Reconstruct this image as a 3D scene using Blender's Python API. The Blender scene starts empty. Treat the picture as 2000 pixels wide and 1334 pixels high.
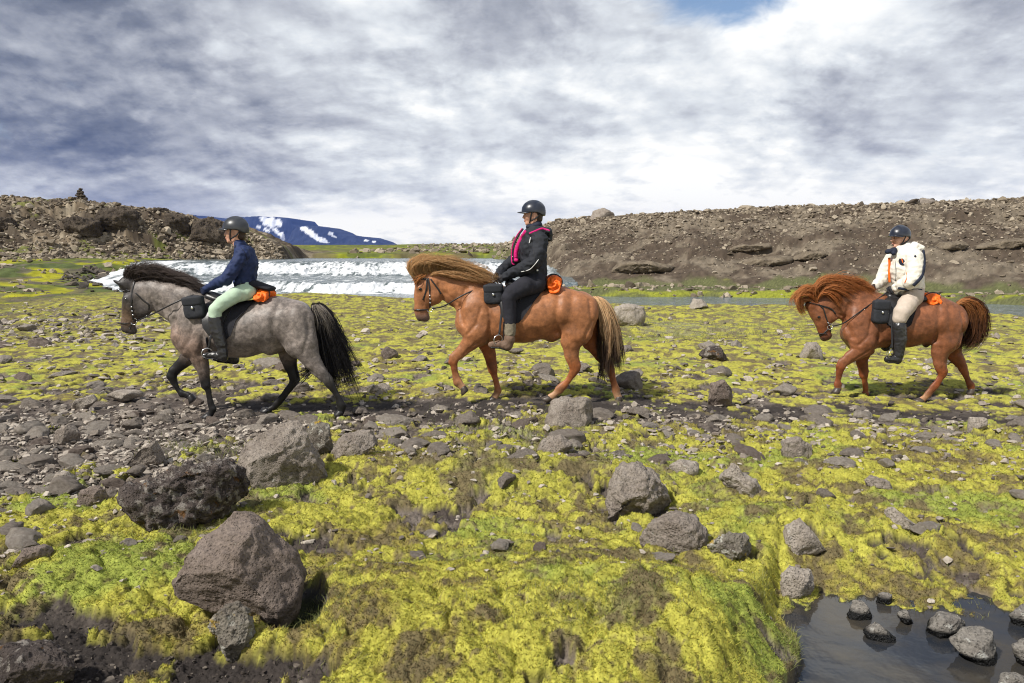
import bpy, bmesh, math, random
import numpy as np
from mathutils import Vector, Matrix

# ------------------------------------------------------------------ scene, camera, light
scene = bpy.context.scene
COL = scene.collection
R = math.radians
PITCH = R(6.5); FPX = 1555.0; CAMZ = 1.70
cd = bpy.data.cameras.new("camera"); cam = bpy.data.objects.new("camera", cd); COL.objects.link(cam)
cam.location = (0, 0, CAMZ); cam.rotation_euler = (R(90) - PITCH, 0, 0)
cd.sensor_width = 36.0; cd.sensor_fit = 'HORIZONTAL'; cd.lens = 36.0 * FPX / 2000.0
cd.clip_start = 0.05; cd.clip_end = 40000
scene.camera = cam
vs = scene.view_settings
vs.view_transform = 'Standard'; vs.look = 'None'; vs.exposure = 0.42; vs.gamma = 1.0; vs.use_curve_mapping = False
scene.cycles.use_denoising = True
scene.cycles.use_adaptive_sampling = False
scene.cycles.filter_width = 1.1
scene.cycles.sample_clamp_indirect = 4.0
scene.cycles.volume_bounces = 0
scene.cycles.max_bounces = 6

SUN_EL, SUN_AZ = R(47), R(232)          # azimuth clockwise from +Y : behind the camera, to the left
sd = (math.cos(SUN_EL)*math.sin(SUN_AZ), math.cos(SUN_EL)*math.cos(SUN_AZ), math.sin(SUN_EL))
sl = bpy.data.lights.new("sun", 'SUN'); sun = bpy.data.objects.new("sun", sl); COL.objects.link(sun)
sl.energy = 4.2; sl.angle = R(3.5); sl.color = (1.0, 0.955, 0.88)
sun.rotation_euler = Vector(sd).to_track_quat('Z', 'Y').to_euler()

def build_world():
    w = bpy.data.worlds.new("World"); scene.world = w; w.use_nodes = True
    nt = w.node_tree; N = nt.nodes; L = nt.links; N.clear()
    out = N.new('ShaderNodeOutputWorld'); bg = N.new('ShaderNodeBackground'); bg.inputs[1].default_value = 0.10
    L.new(bg.outputs[0], out.inputs[0])
    sky = N.new('ShaderNodeTexSky'); sky.sky_type = 'NISHITA'; sky.sun_disc = False
    sky.sun_elevation = SUN_EL; sky.sun_rotation = SUN_AZ
    tc = N.new('ShaderNodeTexCoord'); sx = N.new('ShaderNodeSeparateXYZ'); L.new(tc.outputs['Generated'], sx.inputs[0])
    def M(op, a, b=None, c=None, clamp=False):
        n = N.new('ShaderNodeMath'); n.operation = op; n.use_clamp = clamp
        for i, v in enumerate((a, b, c)):
            if v is None: continue
            if isinstance(v, (int, float)): n.inputs[i].default_value = v
            else: L.new(v, n.inputs[i])
        return n.outputs[0]
    X, Y, Z = sx.outputs
    zc = M('ADD', M('MAXIMUM', Z, 0.0), 0.32)           # cloud deck seen in perspective, flattened towards the horizon
    u = M('DIVIDE', X, zc); v = M('DIVIDE', M('SQRT', M('MAXIMUM', M('SUBTRACT', 1.0, M('MULTIPLY', X, X)), 0.0)), zc)
    warp = N.new('ShaderNodeTexNoise'); warp.inputs['Scale'].default_value = 3.0; warp.inputs['Detail'].default_value = 5; L.new(tc.outputs['Generated'], warp.inputs['Vector'])
    def noise(scale, detail, rough, ox=0.0, oy=0.0, wamt=0.25, sxx=1.0, syy=1.0):
        c = N.new('ShaderNodeCombineXYZ')
        L.new(M('MULTIPLY_ADD', u, sxx, ox), c.inputs[0]); L.new(M('MULTIPLY_ADD', v, syy, oy), c.inputs[1])
        w = N.new('ShaderNodeVectorMath'); w.operation = 'MULTIPLY_ADD'; L.new(warp.outputs['Color'], w.inputs[0]); w.inputs[1].default_value = (wamt,)*3; L.new(c.outputs[0], w.inputs[2])
        n = N.new('ShaderNodeTexNoise'); n.inputs['Scale'].default_value = scale; n.inputs['Detail'].default_value = detail
        n.inputs['Roughness'].default_value = rough; L.new(w.outputs[0], n.inputs['Vector']); return n.outputs[0]
    def rng(x, a, b, c=0.0, d=1.0, smooth=True):
        n = N.new('ShaderNodeMapRange'); n.interpolation_type = 'SMOOTHSTEP' if smooth else 'LINEAR'
        for i, val in enumerate((x, a, b, c, d)):
            if isinstance(val, (int, float)): n.inputs[i].default_value = val
            else: L.new(val, n.inputs[i])
        return n.outputs[0]
    big = noise(1.3, 3, 0.5, 3.1, 1.7, 0.3)
    mid = noise(1.7, 12, 0.55, 0.4, 0.0, 0.16)
    mid2 = noise(1.7, 12, 0.55, 0.37, 0.04, 0.16)       # the same cloud seen a step towards the light
    fine = noise(6.0, 10, 0.62, 7.0, 2.0, 0.2)
    rel = M('MULTIPLY', M('SUBTRACT', mid, mid2), 1.9)
    br = M('ADD', M('MULTIPLY', M('SUBTRACT', mid, 0.5), 0.62), M('MULTIPLY', M('SUBTRACT', big, 0.5), 0.75))
    br = M('ADD', br, rel)
    br = M('ADD', br, M('MULTIPLY', M('SUBTRACT', fine, 0.5), 0.19))
    # a heavy bank of cloud hangs over the west (left), a brighter break lies ahead to the right
    west = rng(X, -0.62, -0.08, -0.46, 0.02)
    high = rng(Z, 0.12, 0.45, 0.0, -0.12)
    brk = M('MULTIPLY', rng(X, 0.16, 0.30), rng(X, 0.46, 0.36))
    brk = M('MULTIPLY', M('MULTIPLY', brk, rng(Z, 0.18, 0.27)), 0.42)
    hor = rng(Z, 0.13, 0.03, 0.0, 0.26)
    wlow = M('MULTIPLY', rng(X, -0.20, -0.45), rng(Z, 0.05, 0.13))
    br = M('ADD', M('ADD', M('ADD', br, west), M('ADD', high, brk)), hor)
    br = M('SUBTRACT', br, M('MULTIPLY', wlow, 0.10))
    br = M('ADD', br, M('MULTIPLY', M('SUBTRACT', rng(mid, 0.455, 0.555), 0.5), 0.11))
    br = M('ADD', br, M('MULTIPLY', M('SUBTRACT', rng(fine, 0.47, 0.56), 0.5), 0.05))
    br = M('ADD', br, 0.69)
    cr = N.new('ShaderNodeValToRGB'); L.new(br, cr.inputs[0]); e = cr.color_ramp.elements
    stops = [(0.0, (0.070, 0.086, 0.125)), (0.25, (0.180, 0.200, 0.245)), (0.5, (0.39, 0.41, 0.455)),
             (0.75, (0.64, 0.675, 0.71)), (1.0, (0.92, 0.93, 0.92))]
    e[0].position, e[0].color = stops[0][0], (*stops[0][1], 1); e[1].position, e[1].color = 1.0, (*stops[-1][1], 1)
    for p, c in stops[1:-1]:
        q = e.new(p); q.color = (*c, 1)
    thin = M('DIVIDE', 0.020, M('MAXIMUM', Z, 0.038))    # cloud colour brightened and warmed towards the horizon to offset the blue haze
    wm = N.new('ShaderNodeMix'); wm.data_type = 'RGBA'; L.new(thin, wm.inputs[0]); wm.inputs[6].default_value = (1, 1, 1, 1); wm.inputs[7].default_value = (1.85, 1.72, 1.32, 1)
    w2 = N.new('ShaderNodeVectorMath'); w2.operation = 'MULTIPLY'; L.new(cr.outputs[0], w2.inputs[0]); L.new(wm.outputs[2], w2.inputs[1])
    sc = N.new('ShaderNodeVectorMath'); sc.operation = 'SCALE'; L.new(w2.outputs[0], sc.inputs[0]); sc.inputs['Scale'].default_value = 9.0
    hole = noise(2.2, 8, 0.6, 5.3, 9.1, 0.5)
    hz = M('MULTIPLY', M('MULTIPLY', rng(X, 0.04, 0.20), rng(X, 0.42, 0.24)), rng(Z, 0.20, 0.275))
    cov = rng(M('SUBTRACT', hole, M('MULTIPLY', hz, 0.42)), 0.32, 0.10, 0.0, 1.0)
    mx = N.new('ShaderNodeMix'); mx.data_type = 'RGBA'
    L.new(cov, mx.inputs[0]); L.new(sc.outputs[0], mx.inputs[6]); L.new(sky.outputs[0], mx.inputs[7])
    L.new(mx.outputs[2], bg.inputs[0])
build_world()

# ------------------------------------------------------------------ helpers
def tag(o, label=None, cat=None, group=None, kind=None):
    if label: o["label"] = label
    if cat: o["category"] = cat
    if group: o["group"] = group
    if kind: o["kind"] = kind
    return o
def empty(name, loc, label, cat, group=None):
    o = bpy.data.objects.new(name, None); COL.objects.link(o); o.location = loc; o.empty_display_size = 0.1
    return tag(o, label, cat, group)
def mesh_np(name, V, F, smooth=True, color=None, mat=None, attrs=None):
    """V (n,3); F (m,k) array of equal sided faces, or a list of such arrays"""
    V = np.asarray(V, np.float32)
    Fs = F if isinstance(F, list) else [F]
    Fs = [np.asarray(f, np.int32) for f in Fs if len(f)]
    me = bpy.data.meshes.new(name)
    me.vertices.add(len(V)); me.vertices.foreach_set("co", V.ravel())
    tot = sum(len(f) for f in Fs); li = np.concatenate([f.ravel() for f in Fs])
    ls = np.concatenate([np.full(len(f), f.shape[1], np.int32) for f in Fs])
    st = np.concatenate([[0], np.cumsum(ls)[:-1]]).astype(np.int32)
    me.loops.add(len(li)); me.loops.foreach_set("vertex_index", li)
    me.polygons.add(tot); me.polygons.foreach_set("loop_start", st)
    me.update(calc_edges=True)
    me.polygons.foreach_set("use_smooth", np.full(tot, smooth, bool))
    if color is not None:
        c = np.ones((len(V), 4), np.float32); c[:, :3] = color
        a = me.color_attributes.new("col", 'FLOAT_COLOR', 'POINT'); a.data.foreach_set("color", c.ravel())
    for k, arr in (attrs or {}).items():
        a = me.attributes.new(k, 'FLOAT', 'POINT'); a.data.foreach_set("value", np.asarray(arr, np.float32))
    me.validate()
    if mat: me.materials.append(mat)
    return me
def link(name, me, parent=None, loc=None):
    o = bpy.data.objects.new(name, me); COL.objects.link(o)
    if parent is not None: o.parent = parent
    if loc is not None: o.location = loc
    return o

# numpy gradient noise -------------------------------------------------------------
_rs = np.random.RandomState(7)
_P = _rs.permutation(4096).astype(np.int32)
_G2 = np.stack([np.cos(_a := _rs.rand(4096)*2*np.pi), np.sin(_a)], 1).astype(np.float32)
_G3 = _rs.normal(size=(4096, 3)).astype(np.float32); _G3 /= np.linalg.norm(_G3, axis=1)[:, None]
def n2(x, y, s=0):
    x = np.asarray(x, np.float64) + s*17.31; y = np.asarray(y, np.float64) + s*5.77
    xi = np.floor(x).astype(np.int64); yi = np.floor(y).astype(np.int64)
    fx = (x - xi).astype(np.float32); fy = (y - yi).astype(np.float32)
    u = fx*fx*fx*(fx*(fx*6-15)+10); v = fy*fy*fy*(fy*(fy*6-15)+10)
    a0 = _P[xi & 4095]; a1 = _P[(xi+1) & 4095]
    def g(a, yy, dx, dy):
        h = _P[(a + yy) & 4095]; G = _G2[h]; return G[..., 0]*dx + G[..., 1]*dy
    return ((g(a0, yi, fx, fy)*(1-u) + g(a1, yi, fx-1, fy)*u)*(1-v) + (g(a0, yi+1, fx, fy-1)*(1-u) + g(a1, yi+1, fx-1, fy-1)*u)*v)*1.5
def n3(p, s=0):
    p = np.asarray(p, np.float64) + s*11.37
    i = np.floor(p).astype(np.int64); f = (p - i).astype(np.float32); w = f*f*f*(f*(f*6-15)+10)
    r = 0
    for dx in (0, 1):
        hx = _P[(i[..., 0]+dx) & 4095]; wx = w[..., 0] if dx else 1-w[..., 0]
        for dy in (0, 1):
            hy = _P[(hx + i[..., 1]+dy) & 4095]; wy = w[..., 1] if dy else 1-w[..., 1]
            for dz in (0, 1):
                G = _G3[_P[(hy + i[..., 2]+dz) & 4095]]; wz = w[..., 2] if dz else 1-w[..., 2]
                r = r + wx*wy*wz*(G[..., 0]*(f[..., 0]-dx) + G[..., 1]*(f[..., 1]-dy) + G[..., 2]*(f[..., 2]-dz))
    return r*1.4
def fb2(x, y, o=4, s=0, g=0.5):
    r = 0; a = 1; k = 1
    for i in range(o):
        r = r + a*n2(x*k, y*k, s+i*3); a *= g; k *= 2.03
    return r
def fb3(p, o=4, s=0, g=0.5):
    r = 0; a = 1; k = 1
    for i in range(o):
        r = r + a*n3(p*k, s+i*3); a *= g; k *= 2.03
    return r
def ss(x, a, b):
    t = np.clip((x-a)/(b-a), 0, 1); return t*t*(3-2*t)
def lerp(a, b, t): return a + (b-a)*t

# pixel of the 2000 px photograph -> point on the upright plane y = D / on the level z
def at(px, py, D):
    a = (px-1000)/FPX; b = -(py-667)/FPX
    yc = math.cos(PITCH) + b*math.sin(PITCH); zc = -math.sin(PITCH) + b*math.cos(PITCH)
    t = D/yc
    return np.array([a*t, D, CAMZ + zc*t])
def on(px, py, z=0.0):
    a = (px-1000)/FPX; b = -(py-667)/FPX
    yc = math.cos(PITCH) + b*math.sin(PITCH); zc = -math.sin(PITCH) + b*math.cos(PITCH)
    t = (z-CAMZ)/zc
    return np.array([a*t, yc*t, z])
def topx(x, y, z):
    dz = z-CAMZ
    d = y*math.cos(PITCH) - dz*math.sin(PITCH); h = y*math.sin(PITCH) + dz*math.cos(PITCH)
    d = np.maximum(d, 0.05)
    return 1000 + FPX*x/d, 667 - FPX*h/d

# ------------------------------------------------------------------ terrain
WZ = -0.13                                   # river level below the falls
def xy(px, py, z): q = on(px, py, z); return q[0], q[1]
NB = np.array(sorted([(-60, 33), (-26, 33.5), xy(560, 583, WZ), xy(800, 587, WZ), xy(1000, 591, WZ), xy(1150, 597, WZ),
                      xy(1350, 602, WZ), xy(1560, 606, WZ), xy(1800, 616, WZ), xy(2000, 630, WZ), (22, 16), (40, 13)]))
FB = np.array(sorted([(-60, 60), (-1.2, 60), (0.9, 44), (1.35, 35.6), xy(1120, 579, WZ), xy(1300, 580, WZ), xy(1500, 582, WZ), xy(1700, 586, WZ),
                      xy(2000, 597, WZ), (30, 22), (50, 17)]))
def hillpts(L):
    o = []
    for px, py, D in L:
        q = at(px, py, D); o.append((q[0], D, q[2]))
    return np.array(sorted(o))
RC = hillpts([(955, 491, 58), (1000, 471, 55), (1040, 449, 52), (1090, 431, 50), (1150, 427, 49), (1300, 417, 47), (1500, 406, 45),
              (1700, 400, 43), (2000, 389, 41), (2500, 372, 39)])
RF = np.array([(-1.8, 54), (0, 49), (1.3, 43.5), (2.9, 38.5), (9, 36.5), (14.5, 34.5), (26, 30.5), (40, 27)])
LC = hillpts([(-600, 392, 58), (-200, 389, 58), (0, 389, 57), (150, 393, 57), (200, 399, 57), (325, 416, 56), (380, 430, 56), (430, 437, 56),
              (455, 447, 55.5), (500, 462, 55.5), (540, 480, 55), (570, 500, 55)])
LF = np.array([(-70, 40), (-35, 43), (-29, 45), (-25, 48), (-22, 51), (-15, 53)])
HOOFXY = []
HOOF = []                                     # (x, y, z) contacts, filled below: the trail carries the hooves

def water_profile(x, y):
    """level of the river surface"""
    w = n2(x*0.30, 0*y, 3)*1.7 + n2(x*1.3, 0*y, 4)*0.35
    yy = y + w
    z = WZ + 0.42*ss(yy, 34.3, 36.2) + 0.12*ss(yy, 36, 39.3) + 0.73*ss(yy, 39.2, 44.4)
    side = ss(x, -14.5, -21.0)                # the left side chute comes down further forward and to the side
    z2 = WZ + 0.15 + 1.12*ss(yy, 34.5, 46.5)
    return lerp(z, z2, side)

def bumps(x, y, L):
    r = 0
    for cx, cy, ax, ay, h in L:
        r = r + h*np.exp(-((((x-cx)/ax)**2 + ((y-cy)/ay)**2))**1.7)
    return r
_m1 = on(1060, 1190, 0.1); _m2 = on(640, 1180, .1); _m3 = on(250, 1150, 0.0); _m4 = on(950, 930, 0); _m5 = on(1400, 1240, .1)
MOUND = [(_m1[0], _m1[1]-.1, 0.92, 0.68, 0.185), (_m2[0]+.05, _m2[1]-.05, 0.42, 0.55, 0.10), (_m3[0], _m3[1]+.05, 0.62, 0.42, 0.11),
         (_m4[0], _m4[1], 1.2, 0.55, 0.10), (_m5[0], _m5[1], .38, .45, .07), (1.9, 4.55, .8, .35, .08), (-1.6, 4.6, .7, .35, .06)]
def pond(x, y):
    px, py = topx(x, y, -0.1)
    wob = 22*n2(px/70, py/50, 5) + 9*n2(px/22, py/16, 6)
    shore = np.interp(px, [1450, 1520, 1600, 1700, 1800, 1880, 2000, 2300], [1420, 1205, 1176, 1170, 1190, 1210, 1222, 1226])
    d1 = (py + wob - shore)/60.0
    left = np.interp(py, [1180, 1230, 1290, 1334, 1420], [1500, 1545, 1575, 1545, 1490])
    d2 = (px + wob*0.7 - left)/60.0
    p = np.minimum(d1, d2)
    q = 1 - np.sqrt(((px-575)/66)**2 + ((py-1280)/66)**2) + .12*n2(px/30, py/24, 8)     # dark puddle at the foot of the big boulder
    return p, q*1.3
def Hbase(x, y):
    x = np.asarray(x, np.float64); y = np.asarray(y, np.float64)
    z = 0.05*fb2(x/2.6, y/2.6, 3, 1)
    tilt = np.interp(x, [-4, -2.2, 0, 2.2, 5, 8], [-.05, -.05, 0, -0.05, -.155, -.19])
    z = z*(1 - 0.8*np.exp(-((y-8.9)/1.3)**2)) + tilt*np.exp(-((y-9.2)/3.2)**2)
    z = z + bumps(x, y, MOUND)
    z = z + 0.16*ss(y, 12, 20)*fb2(x/6, y/4, 3, 9)
    p, q = pond(x, y)
    near = ss(y, 6.5, 5.0)
    z = lerp(z, np.minimum(z, -0.10-0.02) , 0*near)
    z = z - near*(ss(p, -2.6, 0.0)*0.13 + ss(p, -0.05, 0.7)*0.06)
    z = np.where(near > .5, np.where(p > -0.05, np.minimum(z, -.10 - ss(p, -.05, .8)*.07), z), z)
    z = z - near*ss(q, -0.30, 0.7)*0.09
    # left bank rising to the level above the falls
    lb = ss(x, -17.5, -24.5)
    bank = np.interp(y, [22, 28, 36, 46, 60, 200], [0, .08, .45, 1.15, 1.35, 2.2]) + 0.35*fb2(x/5, y/5, 4, 21)*ss(y, 20, 30)
    # river bed
    nb = np.interp(x, NB[:, 0], NB[:, 1]) + 0.5*n2(x*0.7, 0*x, 11); fbk = np.interp(x, FB[:, 0], FB[:, 1]) + .5*n2(x*.5, 0*x, 12)
    inr = ss(y, nb-0.9, nb+0.9)
    zr = np.where(x < 1.5, water_profile(x, y) - 0.35, WZ - 0.35)
    z1 = lerp(z, zr, inr)
    xl = np.interp(y, [33, 34, 36.5, 38.5, 42, 47], [-15.8, -16.6, -19.2, -20.8, -21.4, -21.7]) + .5*n2(y*.9, x*.4, 17)
    tb = ss(x, xl+.7, xl-.7)*ss(y, 31.5, 33.5)*ss(y, 50, 47); z1 = lerp(z1, np.maximum(z1, water_profile(x, y)+.16), tb)
    # far bank and hill foot
    far = 0.10 + 0.12*fb2(x/4, y/4, 3, 31)
    plat = np.interp(y, [50, 56, 62, 90, 150, 260, 8000], [1.22, 1.38, 1.50, 1.95, 2.95, 3.3, 3.0])
    far = lerp(lerp(far, plat, ss(y, 50, 60)*ss(x, 10, 2)), plat, ss(x, 0.6, -.6)*ss(y, 43, 47))
    z1 = lerp(z1, far, ss(y, fbk-0.7, fbk+1.0))
    z1 = lerp(z1, np.maximum(np.where(y > 50, np.maximum(bank, plat-.15), bank), np.where((y > 33) & (y < 48), water_profile(x, y)+.12, -9)), lb*ss(y, 16, 30))
    # right hill
    f = np.interp(x, RF[:, 0], RF[:, 1]); c = np.interp(x, RC[:, 0], RC[:, 1]); h = np.interp(x, RC[:, 0], RC[:, 2])
    s = np.clip((y-f)/(c-f), 0, 1.0)
    prof = 0.82*s**0.85 + 0.18*ss(s, .05, .95)
    ms = ss(x, -1.9, -0.6)
    rough = 0.5*fb2(x/3.2, y/3.2, 5, 41, .55)*np.sin(np.pi*np.clip(s, 0, 1))*0.75 + 0.10*np.abs(fb2(x/.8, y/.8, 3, 45))
    ledge = 0.20*(ss(fb2(x/9, y/2.2, 3, 47), 0.05, 0.16) - .5)*np.sin(np.pi*s)
    zh = z1 + np.maximum(h - z1, 0)*prof*ms + (rough + ledge)*ss(s, .02, .15)*ms
    zh = zh - ss(y, c+6, c+60)*0.6*ms*(x > 0)
    # left hill
    f = np.interp(x, LF[:, 0], LF[:, 1]) + 1.2*n2(x/4, 0*x, 51); c = np.interp(x, LC[:, 0], LC[:, 1]); h = np.interp(x, LC[:, 0], LC[:, 2])
    s = np.clip((y-f)/(c-f), 0, 1.0)
    ml = ss(x, -14.9, -16.2)
    prof = 0.6*s + 0.4*ss(s, 0.15, 0.9)
    r = fb2(x/3.0, y/2.0, 5, 61, .55)
    cl = 0.55*(ss(fb2(x/5, y/1.6, 4, 63), -.02, .12)-.5)
    rough = (0.55*r + cl)*np.sin(np.pi*np.clip(s*.93, 0, 1)) + 0.16*np.abs(fb2(x/.9, y/.9, 3, 65))
    up = np.maximum(h - zh, 0)*prof*ml + rough*ss(s, .02, .2)*ml*np.clip((h-1.2)/1.5, 0.15, 1)
    zh = zh + up*(1 - ss(y, 59, 66))
    return zh
def masks(x, y):
    """moss 0..1, kind value 0..1, soil darkness ; authored over the ground plan"""
    px, py = topx(x, y, 0.0*x)
    m = np.interp(py, [560, 600, 690, 735, 768, 785, 808, 836, 890, 955, 1334], [.92, .90, .84, .70, .56, .22, .36, .62, .76, .88, .94])
    def reg(cx, cy, ax, ay, pw=2): return np.exp(-(np.abs((px-cx)/ax)**pw + np.abs((py-cy)/ay)**pw))
    m = m - .80*reg(110, 890, 330, 85, 4) - .45*reg(450, 850, 220, 45) - .35*reg(330, 760, 240, 22)
    m = m - .55*reg(60, 620, 330, 22, 4)*0.8 - .3*reg(120, 700, 160, 16)
    m = m - .22*reg(1000, 1045, 500, 10, 4)*1.0 - .40*reg(850, 1015, 130, 26) - .35*reg(1150, 985, 90, 22) - .75*reg(60, 1240, 150, 38, 4) - 1.0*reg(235, 1335, 320, 55, 4)
    m = m + .9*reg(290, 1190, 190, 60) - .5*reg(900, 1345, 60, 30) - .5*reg(1840, 1150, 60, 30)*1.3 - .45*reg(1370, 1180, 40, 20)
    m = m - .18*reg(1000, 822, 800, 36, 4) - .3*reg(620, 1080, 60, 14)
    m = m + .25*reg(1250, 915, 150, 30) + .3*reg(1700, 900, 420, 60, 4)
    m = m + .25*reg(1000, 1250, 400, 90, 4)
    k = fb2(x/.55, y/.55, 4, 71)*.55 + fb2(x/.16, y/.16, 3, 72)*.35 + .08*fb2(x/.05, y/.05, 2, 73)
    mm = ss(m + k*np.where(y > 10, .95, 1.15), 0.40, 0.60)
    p, q = pond(x, y); mm = mm*(1 - ss(y, 6.5, 5.0)*np.maximum(ss(p, -.10, .0), ss(q, -.20, .02)))
    return mm, px, py
def Hmoss(x, y, mm):
    def bil(k, sd, g=2.4): return np.minimum(np.abs(n2(x/k + .35*n2(x/k*2, y/k*2, sd+1), y/k + .35*n2(x/k*2, y/k*2, sd+2), sd))*g, 1)**.65
    c1 = bil(.34, 81); c2 = bil(.13, 83); c3 = bil(.05, 85); b3 = n2(x/.019, y/.019, 86)
    fr_ = ss(y, 6.5, 12)
    nearm = 0.010 + 0.046*c1 + 0.022*c2 + 0.010*c3 + .003*b3
    farm = .040*bil(.55, 88) + .014*bil(.2, 91)
    return mm*lerp(nearm, farm, fr_) + (1-mm)*(0.020*fb2(x/.1, y/.1, 3, 87) + .016*bil(.03, 89) + .008*fb2(x/.014, y/.014, 2, 92))*ss(y, 22, 10)
def near_w(x, y): return ss(y, 34, 26)
def H(x, y, full=True):
    x = np.asarray(x, np.float64); y = np.asarray(y, np.float64)
    z = Hbase(x, y)
    mm, px, py = masks(x, y)
    if full:
        p, q = pond(x, y)
        wet = ss(y, 6.5, 5.0)*np.maximum(ss(p, -.1, .25), .3*ss(q, -.1, .35))
        fade = near_w(x, y)*(1-.9*wet)*(1-.55*ss(y, 6.5, 5.0)*ss(p, -2.2, -.2))
        trail = np.exp(-((y-8.85)/.55)**2)
        for hx, hy, hz, d in HOOF: fade = fade*(1 - .9*np.exp(-((x-hx)**2 + (y-hy)**2)/.28**2))
        z = z + Hmoss(x, y, mm)*fade*(1-.6*trail)
    for hx, hy, hz, d in HOOF:
        z = z + d*np.exp(-((x-hx)**2 + (y-hy)**2)/.23**2)
    return z
def Hs(x, y): return float(H(np.array([x]), np.array([y]))[0])
# ------------------------------------------------------------------ materials
def newmat(name):
    m = bpy.data.materials.new(name); m.use_nodes = True
    nt = m.node_tree; return m, nt, nt.nodes, nt.links, nt.nodes['Principled BSDF']
def nnoise(N, L, scale, detail=4, rough=.55, coord='Object', dist=0.0):
    t = N.new('ShaderNodeTexCoord'); n = N.new('ShaderNodeTexNoise')
    n.inputs['Scale'].default_value = scale; n.inputs['Detail'].default_value = detail
    n.inputs['Roughness'].default_value = rough; n.inputs['Distortion'].default_value = dist
    L.new(t.outputs[coord], n.inputs['Vector']); return n.outputs[0]
def nmr(N, L, x, a, b, c, d):
    n = N.new('ShaderNodeMapRange'); L.new(x, n.inputs[0])
    for i, v in enumerate((a, b, c, d)): n.inputs[i+1].default_value = v
    return n.outputs[0]
def nscale(N, L, col, f):
    n = N.new('ShaderNodeVectorMath'); n.operation = 'SCALE'; L.new(col, n.inputs[0]); L.new(f, n.inputs['Scale']); return n.outputs[0]
def nbump(N, L, h, dist, strength, bs, prev=None):
    b = N.new('ShaderNodeBump'); b.inputs['Distance'].default_value = dist; b.inputs['Strength'].default_value = strength
    L.new(h, b.inputs['Height'])
    if prev is not None: L.new(prev, b.inputs['Normal'])
    if bs is not None: L.new(b.outputs[0], bs.inputs['Normal'])
    return b.outputs[0]
def vcol_mat(name, rough=.9, nscl=90, lo=.6, hi=1.4, bump=.01, bstr=.5, spec=.3, sheen=0, bscl=None):
    m, nt, N, L, bs = newmat(name)
    a = N.new('ShaderNodeVertexColor'); a.layer_name = 'col'
    n = nnoise(N, L, nscl, 5, .6)
    L.new(nscale(N, L, a.outputs[0], nmr(N, L, n, .25, .75, lo, hi)), bs.inputs['Base Color'])
    bs.inputs['Roughness'].default_value = rough; bs.inputs['Specular IOR Level'].default_value = spec
    if sheen: bs.inputs['Sheen Weight'].default_value = sheen
    if bstr: nbump(N, L, nnoise(N, L, bscl or nscl*.7, 5, .6), bump, bstr, bs)
    return m
def flat_mat(name, col, rough=.6, metal=0, spec=.5, var=.15, nscl=30, bump=0, bscl=60, coat=0):
    m, nt, N, L, bs = newmat(name)
    rgb = N.new('ShaderNodeRGB'); rgb.outputs[0].default_value = (*col, 1)
    n = nnoise(N, L, nscl, 4, .6)
    L.new(nscale(N, L, rgb.outputs[0], nmr(N, L, n, .3, .7, 1-var, 1+var)), bs.inputs['Base Color'])
    bs.inputs['Roughness'].default_value = rough; bs.inputs['Metallic'].default_value = metal; bs.inputs['Specular IOR Level'].default_value = spec
    bs.inputs['Coat Weight'].default_value = coat
    if bump: nbump(N, L, nnoise(N, L, bscl, 4, .6), bump, .6, bs)
    return m

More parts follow.
